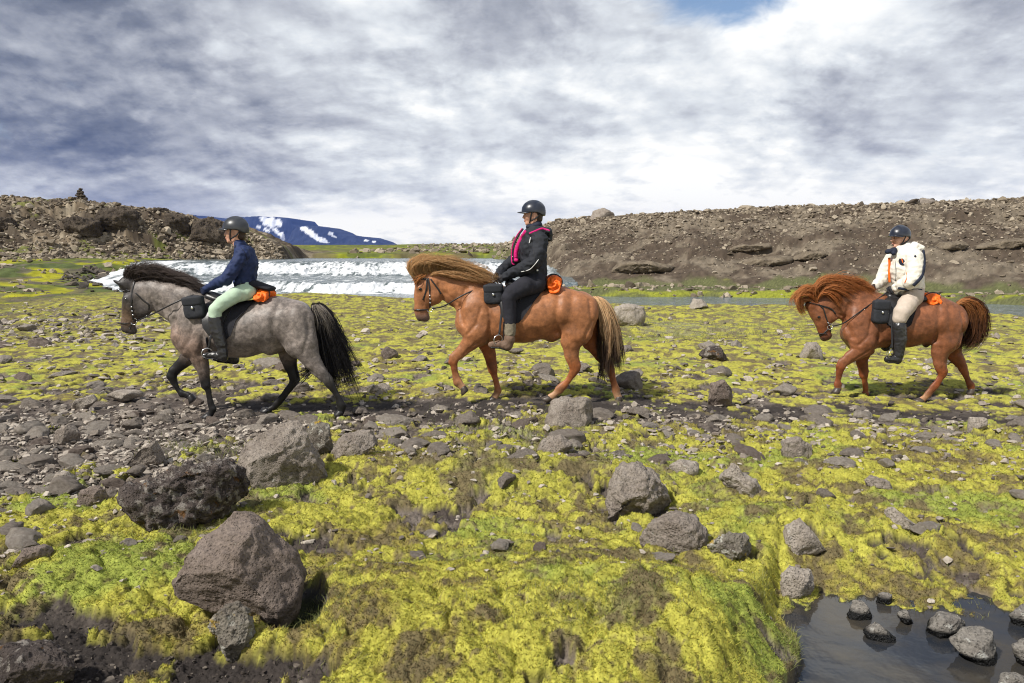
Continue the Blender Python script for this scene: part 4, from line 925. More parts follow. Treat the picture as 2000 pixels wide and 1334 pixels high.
def quads_fix(F):                              # split degenerate quads into triangles
    d = F[:, 2] == F[:, 3]; return [F[~d], F[d][:, :3]]
def join(parts):
    V = []; Q = []; T = []; o = 0
    for v, f in parts:
        v = np.asarray(v); fs = f if isinstance(f, list) else (quads_fix(np.asarray(f)) if np.asarray(f).shape[1] == 4 else [np.asarray(f)])
        for g in fs:
            g = np.asarray(g)
            if len(g) == 0: continue
            (Q if g.shape[1] == 4 else T).append(g+o)
        V.append(v); o += len(v)
    out = []
    if Q: out.append(np.concatenate(Q))
    if T: out.append(np.concatenate(T))
    return np.concatenate(V), out
def spline(pts, n=24):
    P = np.array(pts, float); m = len(P)
    if m == 2: t = np.linspace(0, 1, n)[:, None]; return P[0]*(1-t)+P[1]*t
    Q = np.concatenate([[2*P[0]-P[1]], P, [2*P[-1]-P[-2]]]); out = []
    for u in np.linspace(0, m-1-1e-6, n):
        i = int(u); t = u-i; a, b, c, d = Q[i:i+4]
        out.append(.5*((2*b)+(-a+c)*t+(2*a-5*b+4*c-d)*t*t+(-a+3*b-3*c+d)*t**3))
    return np.array(out)
def hair(fr, guides, n, seed, cols, r0=.0035, spread=.05, jit=.012, n_seg=12, depth=None, curl=.01):
    """guides: rows of 4 points (cx, cy, y offset); strands run between neighbouring guides"""
    rs = np.random.RandomState(seed); G = np.array([[fr.P(*p) for p in g] for g in guides]); m = len(G)
    u = rs.rand(n)*(m-1); i = np.minimum(u.astype(int), m-2); t = (u-i)[:, None, None]; K = G[i]*(1-t)+G[i+1]*t      # n,4,3
    K = K + rs.normal(size=(n, 4, 3))*np.array([.4, .8, 1.0, 1.5])[None, :, None]*jit
    nl = max(int(n/42), 8); lk = np.minimum((u/(m-1)*nl).astype(int) + rs.randint(-1, 2, n), nl-1) % nl      # locks : hair gathers towards shared tips
    lo_ = rs.normal(size=(nl, 1, 3))*np.array([0, .9, 2.0, 3.2])[None, :, None]*jit; ll = rs.uniform(.72, 1.12, nl); lc_ = rs.uniform(.80, 1.16, nl)
    mean = np.array([K[lk == q].mean(0) if (lk == q).any() else K[0] for q in range(nl)]); pull = np.array([0, .25, .5, .62])[None, :, None]
    K = K*(1-pull) + mean[lk]*pull + lo_[lk]; K[:, 3] = K[:, 2] + (K[:, 3]-K[:, 2])*ll[lk][:, None]
    K[:, :, 1] += rs.normal(size=(n, 1))*spread*np.array([.5, .9, 1.0, 1.0])[None]
    K[:, 3] = K[:, 2] + (K[:, 3]-K[:, 2])*rs.uniform(.35, 1.2, n)[:, None]; wild = rs.rand(n) < .18; K[wild, 2:] += rs.normal(size=(wild.sum(), 2, 3))*jit*1.8; K[wild, 1:, 2] += abs(jit)*1.2
    s = np.linspace(0, 1, n_seg); B = np.stack([(1-s)**3, 3*s*(1-s)**2, 3*s*s*(1-s), s**3], 1)
    # pass near the inner guide points
    K1 = K.copy(); K1[:, 1] = (-5*K[:, 0]+18*K[:, 1]-9*K[:, 2]+2*K[:, 3])/6; K1[:, 2] = (2*K[:, 0]-9*K[:, 1]+18*K[:, 2]-5*K[:, 3])/6
    Pn = np.einsum('sk,nkc->nsc', B, K1)
    ph = rs.rand(n, 1)*6.28; fq = rs.uniform(3, 7, (n, 1)); Pn[..., 2] += curl*np.sin(ph+fq*s[None])*s[None]; Pn[..., 0] += curl*np.cos(ph*1.7+fq*s[None])*s[None]
    T = np.gradient(Pn, axis=1); T /= np.linalg.norm(T, axis=2)[..., None]+1e-9
    a = np.cross(T, np.array([0, 1, 0.])); a /= np.linalg.norm(a, axis=2)[..., None]+1e-9; b = np.cross(a, T)
    rad = (r0*.85*rs.uniform(.6, 1.4, (n, 1))*(1-s[None]**2.2*.92))[..., None]
    ring = [a*rad*math.cos(k*2.0944+.5)+b*rad*math.sin(k*2.0944+.5) for k in range(3)]
    V = np.stack([Pn+q for q in ring], 2).reshape(n, n_seg*3, 3)
    f = np.array([[j*3+k, j*3+(k+1) % 3, (j+1)*3+(k+1) % 3, (j+1)*3+k] for j in range(n_seg-1) for k in range(3)])
    F = (f[None]+(np.arange(n)*n_seg*3)[:, None, None]).reshape(-1, 4)
    c0, c1, c2 = [np.array(c) for c in cols]; w = rs.rand(n, 1, 1)**1.2; base = c0*(1-w)+c1*w; tip = base*(1-.0)+0
    uu = (u/(m-1))[:, None, None]; L = s[None, :, None]
    col = base*(1-L*.55)+c2*(L*.55); col = np.repeat(col, 3, 1) if col.shape[1] == n_seg else col
    col = col*1.4*rs.uniform(.88, 1.12, (n, 1, 1))*lc_[lk][:, None, None]
    return V.reshape(-1, 3), F, col.reshape(-1, 3)

# ------------------------------------------------------------------ materials of horses and tack
def coat_mat(name, dapple=0.0, rough=.42):
    m, nt, N, L, bs = newmat(name); a = N.new('ShaderNodeVertexColor'); a.layer_name = 'col'; c = a.outputs[0]
    n = nnoise(N, L, 7, 6, .62); c = nscale(N, L, c, nmr(N, L, n, .3, .7, .62, 1.35))
    if dapple:
        q = nnoise(N, L, 26, 4, .7, dist=.5); c = nscale(N, L, c, nmr(N, L, q, .38, .64, 1-dapple, 1+dapple*1.3))
    h = nnoise(N, L, 220, 3, .6); c = nscale(N, L, c, nmr(N, L, h, .3, .7, .86, 1.12))
    L.new(c, bs.inputs['Base Color']); bs.inputs['Roughness'].default_value = rough; bs.inputs['Specular IOR Level'].default_value = .36
    bs.inputs['Sheen Weight'].default_value = .03
    b = nbump(N, L, nnoise(N, L, 7, 3, .5), .012, .7, None); nbump(N, L, h, .0012, .5, bs, b)
    return m
M_COAT = coat_mat('horse_coat', .15, .50); M_ROAN = coat_mat('roan_coat', .30, .50)
M_HAIR = vcol_mat('horse_hair', .6, 60, .92, 1.08, .001, 0, .35)
def _soften(m, w):
    N, L = m.node_tree.nodes, m.node_tree.links; bs = N['Principled BSDF']; t = N.new('ShaderNodeBsdfTranslucent'); L.new(bs.inputs['Base Color'].links[0].from_socket, t.inputs[0])
    x = N.new('ShaderNodeMixShader'); x.inputs[0].default_value = w; L.new(bs.outputs[0], x.inputs[1]); L.new(t.outputs[0], x.inputs[2]); L.new(x.outputs[0], N['Material Output'].inputs[0])
_soften(M_HAIR, .42)
M_LEATHER = flat_mat('black_leather', (.018, .017, .018), .38, 0, .5, .3, 18, .002, 50)
M_BROWNL = flat_mat('brown_leather', (.07, .035, .02), .5, 0, .5, .3, 18, .002, 50)
M_PAD = flat_mat('saddle_cloth', (.022, .022, .027), .9, 0, .2, .25, 60, .003, 90)
M_NYLON = flat_mat('black_nylon', (.024, .026, .032), .75, 0, .35, .2, 70, .002, 220)
M_STEEL = flat_mat('steel', (.72, .72, .74), .25, 1.0, .5, .05, 20)
M_HOOF = flat_mat('hoof_horn', (.06, .045, .035), .45, 0, .5, .4, 20)
M_HOOFD = flat_mat('dark_hoof_horn', (.022, .02, .02), .4, 0, .5, .3, 20)
M_EYE = flat_mat('eye', (.008, .006, .005), .08, 0, .8, 0, 10)
M_ORANGE = flat_mat('orange_fabric', (.95, .16, .01), .6, 0, .4, .12, 12, .006, 22)

def hoof(fr, cx, cy, ang, yo, size=1.0):
    """coronet centre at crop px, axis direction ang degrees (0 = straight down, + = toe swings to the left/forward)"""
    c = fr.P(cx, cy, yo); a = R(ang); ax = np.array([-math.sin(a), 0, -math.cos(a)]); fw = np.array([-math.cos(a), 0, math.sin(a)]); sd_ = np.array([0, 1, 0.])
    V = []; rings = [(-.006, .034, .036, 0), (.006, .040, .041, .0), (.03, .046, .046, .008), (.058, .054, .051, .018), (.061, .050, .047, .018)]
    for h_, rf, rsd, sh in rings:
        for k in range(20):
            t = 2*math.pi*k/20; q = math.cos(t); heel = .82 if q < 0 else 1.0
            V.append(c + size*(ax*h_ + fw*(sh + rf*q*heel) + sd_*rsd*math.sin(t)))
    m = len(rings); V += [c+size*ax*-.006, c+size*(ax*.061+fw*.012)]
    F = [[i*20+k, i*20+(k+1) % 20, (i+1)*20+(k+1) % 20, (i+1)*20+k] for i in range(m-1) for k in range(20)]
    F += [[(k+1) % 20, k, 20*m, 20*m] for k in range(20)] + [[(m-1)*20+k, (m-1)*20+(k+1) % 20, 20*m+1, 20*m+1] for k in range(20)]
    return np.array(V), quads_fix(np.array(F))
def strap(B, pts, w=.012, t=.004, side=-1, n=26, off=.003, world=False):
    """a flat strap lying on the skin through crop points"""
    P2 = spline([(a, b, 0) for a, b in pts], n)[:, :2]
    W = np.array([B.skin_y(a, b, side, off) for a, b in P2])
    W[1:-1, 1] = (W[:-2, 1]+W[1:-1, 1]*2+W[2:, 1])/4
    return tube(W, w, 8, t/w)
def drape(B, front, back, a0, a1, off, nu=26, nv=40, cyc=None, thick=.012):
    """a sheet laid over the back: front/back(x crop at angle fraction), angles from near bottom over the spine to the far side"""
    fr = B.fr; V = []; N_ = []
    for j in range(nv+1):
        fa = j/nv; ang = lerp(a0, a1, fa); s = abs(2*fa-1)
        for i in range(nu+1):
            t = i/nu; xf = np.interp(s, *zip(*front)); xb = np.interp(s, *zip(*back)); cx = lerp(xf, xb, t)
            c = fr.P(cx, cyc, -.25*math.sin(ang)); c = np.array([c[0], fr.D, fr.P(cx, cyc, 0)[2]]); d = np.array([0, -math.sin(ang), math.cos(ang)])
            rr = np.linspace(.5, .03, 90); p = c + rr[:, None]*d; v = B.f(p); k = np.nonzero(v < 0)[0]
            if len(k) and k[0] > 0:
                q = k[0]; r = rr[q-1] + (rr[q]-rr[q-1])*v[q-1]/(v[q-1]-v[q])
            else: r = .2
            V.append(c + d*(r+off)); N_.append(d)
    V = np.array(V); N_ = np.array(N_); n = len(V); idx = np.arange(n).reshape(nv+1, nu+1)
    F = np.stack([idx[:-1, :-1], idx[1:, :-1], idx[1:, 1:], idx[:-1, 1:]], -1).reshape(-1, 4)
    V2 = np.concatenate([V, V+N_*thick]); rim = np.concatenate([idx[0], idx[1:, -1], idx[-1, -2::-1], idx[-2:0:-1, 0]]); r2 = np.roll(rim, -1)
    F2 = np.concatenate([F[:, ::-1], F+n, np.stack([rim, r2, r2+n, rim+n], 1)])
    return V2, F2

def make_horse(nm, fr, spec, label, coat, tackcol, rider_hand):
    B = Body(fr); S = spec
    for pts, k, col in S['body']: B.chain(pts, k, col)
    for g in S.get('grooves', []): B.groove(*g)
    B.trunk = Body(fr)
    for pts, k, col in S['body'][:2]: B.trunk.chain(pts, k, col)
    sp = np.array(fr.P(*S['foot'])); root = empty('horse', sp, label, 'horse')
    h = .0085
    def nz(p): return .0035*n3(p*16, 3) + .008*n3(p*6.5, 5)
    V, F = B.mesh(h, nz, 2); col = B.colour(V)
    if S.get('tint'): col = S['tint'](V, col, fr)
    body = put('body', V, F, root, coat, col)
    for i, (cx, cy, ang, yo, sz) in enumerate(S['hooves']):
        put('hoof', *hoof(fr, cx, cy, ang, yo, sz), root, M_HOOFD if S['dark'] else M_HOOF)
    for nme, gs, n, cols, kw in S['hair']:
        V, F, c = hair(fr, gs, n, 21+len(nme), cols, **kw); put(nme, V, F, root, M_HAIR, c)
    for side in (-1, 1):
        e = B.skin_y(*S['eye'], side, -.004); U, Fi = ICO[3]; put('eye', U*[.020, .012, .016]+e, Fi, root, M_EYE)
    # bridle -----------------------------------------------------------------
    b = empty('bridle', fr.P(*S['ring']), f"{tackcol} bridle with steel bit rings and reins on the {nm}'s head", 'bridle')
    st = []
    for side in (-1, 1):
        for pts in S['straps']: st.append(strap(B, pts, .0085, .004, side, off=.004))
    put('headstall', *join(st), b, M_LEATHER)
    # loops over the face and poll
    lp = []
    for (cx, cy) in S['loops']:
        C0 = fr.P(cx, cy, 0); C0 = np.array([C0[0]+.012, fr.D, C0[2]]); pts = []
        for t in np.linspace(-.25, math.pi+.25, 28):
            d = np.array([-math.sin(t), -math.cos(t), .25*math.sin(t)*(cy < 620)]); rr = np.linspace(.004, .2, 120); v = B.f(C0+rr[:, None]*d); k = np.nonzero(v > .003)[0]
            pts.append(C0+d*rr[k[0] if len(k) else -1])
        lp.append(tube(pts, .0105, 8, .4, up=(0, 0, 1)))
    put('noseband', *join(lp), b, M_LEATHER)
    for side in (-1, 1):
        c = B.skin_y(*S['ring'], side, .010); pts = [c+.034*np.array([math.cos(t), 0, math.sin(t)]) for t in np.linspace(0, 2*math.pi, 25)]
        put('bit_ring', *join([tube(pts, .0042, 6)]), b, M_STEEL)
        for q in S['studs']:
            pass
        stx = []
        for q in S['studs']:
            w_ = B.skin_y(*q, side, .008); U, Fi = ICO[2]; stx.append((U*[.009, .004, .009]+w_, Fi))
        put('stud', *join(stx), b, M_STEEL)
        hand = rider_hand[0 if side < 0 else 1]; r0 = c + np.array([.03, 0, .004])
        mids = []
        for x_, y_, o_ in S['rein']:
            q_ = B.skin_y(x_, y_, side, .012); mids.append(q_ if abs(q_[1]-fr.D) > o_ else fr.P(x_, y_, side*o_))
        put('rein', *join([tube(spline([r0]+mids+[hand], 30), [.008]*30, 8, .5)]), b, M_LEATHER)
        put('rein_end', *join([tube(spline([hand, hand+[.03, side*.01, -.06], hand+[.07, side*.02, -.13]], 10), .007, 6, .4)]), b, M_LEATHER)
    return B, root
def box_round(c, sx, sy, sz, r=.25, lvl=5, sag=0, seed=0, amp=.0):
    U, F = ICO[lvl]; e = 2.0/ r
    n = (np.abs(U[:, 0])**e + np.abs(U[:, 1])**e + np.abs(U[:, 2])**e)**(-1/e); V = U*n[:, None]
    if sag: V[:, 0] *= 1+sag*(-V[:, 2]); V[:, 1] *= 1+sag*1.6*(-V[:, 2])
    V = V*[sx, sy, sz]
    if amp: V = rough(V, F, 14, amp, seed, 3)
    return V+c, F
def make_saddle(B, S, label, baglabel, bundlelabel, who):
    fr = B.fr; m = fr.m
    root = empty('saddle', fr.P(*S['seat'][1][:2]), label, 'saddle')
    put('saddle_pad', *drape(B.trunk, *S['pad'], .006, cyc=S['cyc'], thick=.010), root, M_PAD)
    put('flap', *drape(B.trunk, *S['flap'], .020, cyc=S['cyc'], thick=.012), root, S['mat'])
    sb = Body(fr); sb.chain([(x, y, r, 0, w) for x, y, r, w in S['seat']], .03)
    put('seat', *sb.mesh(.008), root, S['mat'])
    # girth
    gx, gy0 = S['girth']; pts = []
    c = fr.P(gx+30, S['cyc'], 0)
    for t in np.linspace(R(100), R(260), 30):
        d = np.array([0, -math.sin(t), math.cos(t)]); rr = np.linspace(.5, .03, 160); v = B.trunk.f(c+rr[:, None]*d); k = np.nonzero(v < .004)[0]; pts.append(c+d*rr[k[0] if len(k) else -1])
    put('girth', *join([tube(pts, .035, 8, .18, up=(1, 0, 0))]), root, M_NYLON)
    for side in (-1, 1):
        tx, ty, yo = S['stirrup']; a = fr.P(*S['leather'][0], 0); y_ = side*yo
        P0 = B.skin_y(*S['leather'][0], side, .045); P1 = fr.P(tx, ty, y_); mid = (P0+P1)/2+[0.0, side*.02, 0]
        put('stirrup_leather', *join([tube(spline([P0, mid, P1], 16), .012, 8, .3)]), root, S['mat'])
        w, hgt = .055, .105; R_ = []
        rot = R(S['rot']); cr, sr = math.cos(rot), math.sin(rot)
        for t in np.linspace(-.5*math.pi, 1.5*math.pi, 33):
            u, v = w*math.cos(t)*(1.0), hgt*.5*math.sin(t)-hgt*.5
            if math.sin(t) < -.75: v = -hgt*.92
            lx, ly = u*.80, u*.55*side
            R_.append(P1+np.array([lx*cr-v*sr*0 + v*-sr, -ly, v*cr+lx*sr]))
        put('stirrup', *join([tube(R_, .0058, 8)]), root, M_STEEL)
    # bag, hanging in front of the knee
    bx, by, bw, bh, rot = S['bag']; y_ = B.skin_y(bx, by, -1, .0)[1]-fr.D
    bg = empty('saddlebag', fr.P(bx, by, y_-.04), baglabel, 'saddlebag')
    for side in (-1, 1):
        c = fr.P(bx, by, side*(abs(y_)+.045)); V, F = box_round(np.zeros(3), bw*m/2, .055, bh*m/2, .5, 5, .07, 3, .004)
        a = R(rot); V = np.stack([V[:, 0]*math.cos(a)-V[:, 2]*math.sin(a), V[:, 1], V[:, 0]*math.sin(a)+V[:, 2]*math.cos(a)], 1)
        put('pouch', V+c, F, bg, M_NYLON)
        V, F = box_round(np.zeros(3), bw*m/2*1.03, .052, bh*m/2*.42, .4, 4, -.04); V[:, 2] += bh*m*.26; V[:, 1] += side*.012
        V = np.stack([V[:, 0]*math.cos(a)-V[:, 2]*math.sin(a), V[:, 1], V[:, 0]*math.sin(a)+V[:, 2]*math.cos(a)], 1)
        put('bag_lid', V+c, F, bg, M_NYLON)
        V, F = box_round(c+[0, side*.062, -.005], .012, .008, .016, .6, 3); put('buckle', V, F, bg, M_STEEL)
    # rolled jacket behind the seat
    ox, oy, orx, ory, half = S['roll']; c = fr.P(ox, oy, 0); U, F = ICO[5]
    n = (np.abs(U[:, 0])**2.4+np.abs(U[:, 1])**5+np.abs(U[:, 2])**2.4)**(-1/2.6); V = U*n[:, None]*[orx*m, half, ory*m]
    V[:, 2] -= .05*(V[:, 1]/half)**2*(V[:, 1] != 0); ang = np.arctan2(V[:, 2], V[:, 0]); rad = np.hypot(V[:, 0], V[:, 2])
    V = rough(V, F, 16, .016, 5, 3); V *= (1+.07*np.sin(ang*3+V[:, 1]*22+rad*90))[:, None]
    ro = empty('rolled_jacket', c, bundlelabel, 'rolled jacket'); put('bundle', V+c, F, ro, M_ORANGE)
    for yy in (-half*.55, half*.55):
        pts = [c+[orx*m*1.04*math.cos(t), yy, ory*m*1.04*math.sin(t)] for t in np.linspace(0, 6.283, 24)]; put('cord', *join([tube(pts, .006, 6)]), ro, M_NYLON)
    if S.get('dark_roll'):
        x_, y__, rx, ry, a_ = S['dark_roll']; sb = Body(fr); sb.chain([(x_-rx, y__-a_, ry, 0, .15), (x_+rx, y__+a_, ry*.62, 0, .14)], .02); put('rear_roll', *sb.mesh(.009), root, M_PAD)
    return root
# ------------------------------------------------------------------ the three horses
F1 = Frame(200, 400, 3.0315, 8.30); F2 = Frame(760, 370, 3.032, 8.90); F3 = Frame(1520, 420, 3.42, 9.75)
def spec1():
    g, dk, bl, hd, br = (.190, .160, .142), (.115, .088, .075), (.007, .006, .006), (.040, .034, .032), (.17, .115, .088)
    return dict(dark=True, foot=(760, 1270, 0), eye=(142, 560), ring=(186, 690), foot_z=0,
     body=[([(585, 740, 150, 0, .20, br), (690, 738, 168, 0, .25, g), (820, 742, 163, 0, .268, g), (950, 722, 156, 0, .262, g), (1050, 700, 145, 0, .25, g)], .06, g),
      ([(1050, 690, 143, 0, .24, g), (1135, 690, 126, 0, .22, g)], .06, g),
      ([(1140, 700, 118, -.11, .13, g), (1175, 820, 98, -.135, .105, g), (1240, 925, 56, -.145, .062, g), (1290, 985, 42, -.145, .045, (.14, .12, .11)), (1335, 1038, 31, -.145, .034, (.05, .045, .04)), (1352, 1065, 25, -.145, .028, bl), (1395, 1138, 19.5, -.145, .021, bl), (1416, 1186, 23, -.145, .026, bl), (1415, 1205, 20, -.145, .024, bl), (1410, 1226, 20, -.145, .027, bl)], .035, g),
      ([(1130, 690, 118, .11, .13, g), (1105, 800, 92, .13, .10, g), (1102, 890, 56, .135, .062, dk), (1118, 965, 38, .135, .042, bl), (1140, 1032, 31, .135, .034, bl), (1128, 1062, 25, .135, .028, bl), (1068, 1140, 19.5, .135, .021, bl), (1030, 1180, 23, .135, .026, bl), (1015, 1200, 20, .135, .024, bl), (992, 1214, 20, .135, .027, bl)], .035, g),
      ([(560, 700, 112, -.11, .11, g), (555, 830, 92, -.14, .10, br), (572, 905, 52, -.15, .066, br), (596, 980, 36, -.15, .044, dk), (608, 1045, 29, -.15, .033, bl), (613, 1072, 29, -.15, .033, bl), (626, 1100, 20, -.15, .022, bl), (641, 1165, 18.5, -.15, .020, bl), (653, 1208, 24, -.15, .026, bl), (646, 1226, 19, -.15, .022, bl), (634, 1246, 20, -.15, .027, bl)], .035, br),
      ([(540, 800, 90, .11, .10, br), (520, 890, 56, .14, .066, dk), (475, 935, 38, .14, .044, bl), (422, 985, 31, .14, .034, bl), (410, 1012, 29, .14, .033, bl), (424, 1050, 20, .14, .022, bl), (450, 1098, 18.5, .14, .020, bl), (468, 1115, 24, .14, .026, bl), (490, 1120, 19, .14, .022, bl), (512, 1132, 20, .14, .026, bl)], .035, br),
      ([(505, 780, 92, 0, .175, br), (545, 830, 86, 0, .18, br)], .06, br),
      ([(475, 770, 50, -.07, .08, br)], .05, br), ([(1000, 850, 40, 0, .13, g), (1060, 835, 40, 0, .10, (.12, .09, .07))], .05, g),
      ([(600, 668, 135, 0, .155, g), (500, 615, 128, 0, .125, g), (400, 565, 110, 0, .10, g), (320, 535, 95, 0, .088, g), (255, 520, 76, 0, .08, g)], .06, g),
      ([(228, 530, 75, 0, .082, hd), (205, 590, 72, 0, .084, hd)], .03, hd), ([(235, 610, 56, -.035, .045, hd)], .03, hd), ([(235, 610, 56, .035, .045, hd)], .03, hd),
      ([(185, 560, 58, 0, .088, hd), (165, 640, 48, 0, .068, (.12, .075, .045)), (152, 705, 41, 0, .055, (.13, .085, .06)), (150, 728, 38, 0, .052, (.06, .05, .047))], .03, hd),
      ([(180, 745, 26, 0, .038, (.055, .045, .045))], .02, hd), ([(122, 735, 7, 0, .056, (.005, .004, .004)), (128, 745, 6, 0, .055, (.005, .004, .004))], .004, bl), ([(138, 555, 18, -.068, .022, hd)], .02, hd), ([(138, 555, 18, .068, .022, hd)], .02, hd), ([(150, 470, 50, 0, .075, hd)], .03, hd)]
      + [([(142, 488, 15, s*.05, .022, bl), (108, 470, 13, s*.058, .020, bl), (68, 449, 3.5, s*.06, .006, bl)], .012, bl) for s in (-1, 1)],
     hooves=[(1411, 1222, 12, -.145, 1.05), (985, 1212, 35, .135, 1.05), (634, 1242, 25, -.15, 1.05), (520, 1130, -45, .14, 1.05)],
     grooves=[([(600, 600), (628, 740), (600, 880)], .012, .028), ([(455, 560), (440, 680), (470, 800)], .010, .03), ([(1045, 600), (1030, 720), (1045, 830)], .014, .035), ([(1215, 640), (1235, 760), (1205, 870)], .008, .02), ([(400, 640), (320, 600)], .006, .02), ([(560, 690), (545, 790), (500, 850)], .008, .02), ([(300, 660), (285, 600), (275, 540)], .008, .014), ([(1150, 900), (1210, 960), (1290, 1010)], .006, .014), ([(1130, 600), (1120, 700), (1150, 800)], .006, .03), ([(598, 920), (610, 1000)], .005, .010)],
     straps=[[(190, 445), (176, 520), (172, 600), (182, 680)], [(195, 520), (240, 565), (272, 590), (275, 620)], [(160, 510), (140, 505)], [(180, 690), (215, 680), (245, 668)], [(178, 700), (160, 735)]],
     loops=[(140, 508), (160, 698)], front=lambda cy: 128 if cy < 600 else 108,
     studs=[(172, 605), (176, 630), (180, 652), (250, 668), (262, 660)],
     rein=[(300, 645, .11), (450, 570, .15)],
     hair=[('mane', [[(165, 500, 0), (140, 430, 0), (160, 388, 0), (215, 375, 0)], [(190, 470, 0), (178, 410, 0), (225, 375, 0), (300, 378, 0)], [(250, 455, 0), (245, 395, 0), (310, 372, 0), (390, 402, 0)], [(320, 462, 0), (330, 405, 0), (390, 395, 0), (460, 432, 0)],
              [(400, 478, 0), (420, 430, 0), (480, 430, 0), (540, 468, 0)], [(480, 498, 0), (505, 465, 0), (550, 470, 0), (590, 500, 0)], [(560, 520, 0), (580, 498, 0), (600, 500, 0), (615, 515, 0)]], 3200, ((.022, .017, .016), (.10, .075, .065), (.16, .125, .11)), dict(spread=.028, jit=.010, r0=.0021)),
           ('forelock', [[(175, 440, -.03), (140, 450, -.03), (125, 480, -.03), (130, 510, -.03)], [(180, 440, .03), (150, 430, .03), (130, 470, .03), (140, 520, .03)]], 90, ((.015, .012, .012), (.04, .03, .03), (.03, .02, .02)), dict(spread=.012, jit=.006)),
           ('tail', [[(1245, 590, -.01), (1262, 720, -.01), (1285, 900, 0), (1270, 1040, 0)], [(1262, 590, 0), (1310, 720, 0), (1350, 900, 0), (1420, 1120, 0)], [(1275, 588, 0), (1350, 720, 0), (1400, 880, 0), (1480, 1150, 0)], [(1285, 588, 0), (1370, 680, 0), (1420, 800, 0), (1530, 960, 0)]],
            1500, ((.012, .011, .012), (.035, .03, .03), (.012, .011, .012)), dict(spread=.035, jit=.016, r0=.0030, n_seg=16, curl=.02)),
           ('tail', [[(1240, 598, -.05), (1250, 640, -.05), (1262, 690, -.05), (1270, 740, -.05)], [(1262, 592, -.05), (1300, 640, -.06), (1330, 700, -.06), (1350, 780, -.05)], [(1285, 590, -.03), (1345, 640, -.05), (1375, 700, -.05), (1400, 790, -.05)]],
            260, ((.35, .31, .26), (.20, .17, .15), (.03, .027, .027)), dict(spread=.012, jit=.006, r0=.0032)),
           ('tail', [[(1230, 880, .05), (1210, 940, .06), (1180, 980, .06), (1150, 985, .06)], [(1270, 900, .05), (1260, 980, .06), (1220, 1030, .06), (1180, 1060, .06)]], 60, ((.012, .011, .012), (.03, .03, .03), (.012, .011, .012)), dict(spread=.02, jit=.02, r0=.003, curl=.02))])
def tint1(V, col, fr):
    n = fb3(V*7, 4, 9); return np.clip(col*(1+.35*n[:, None]), .006, 1)
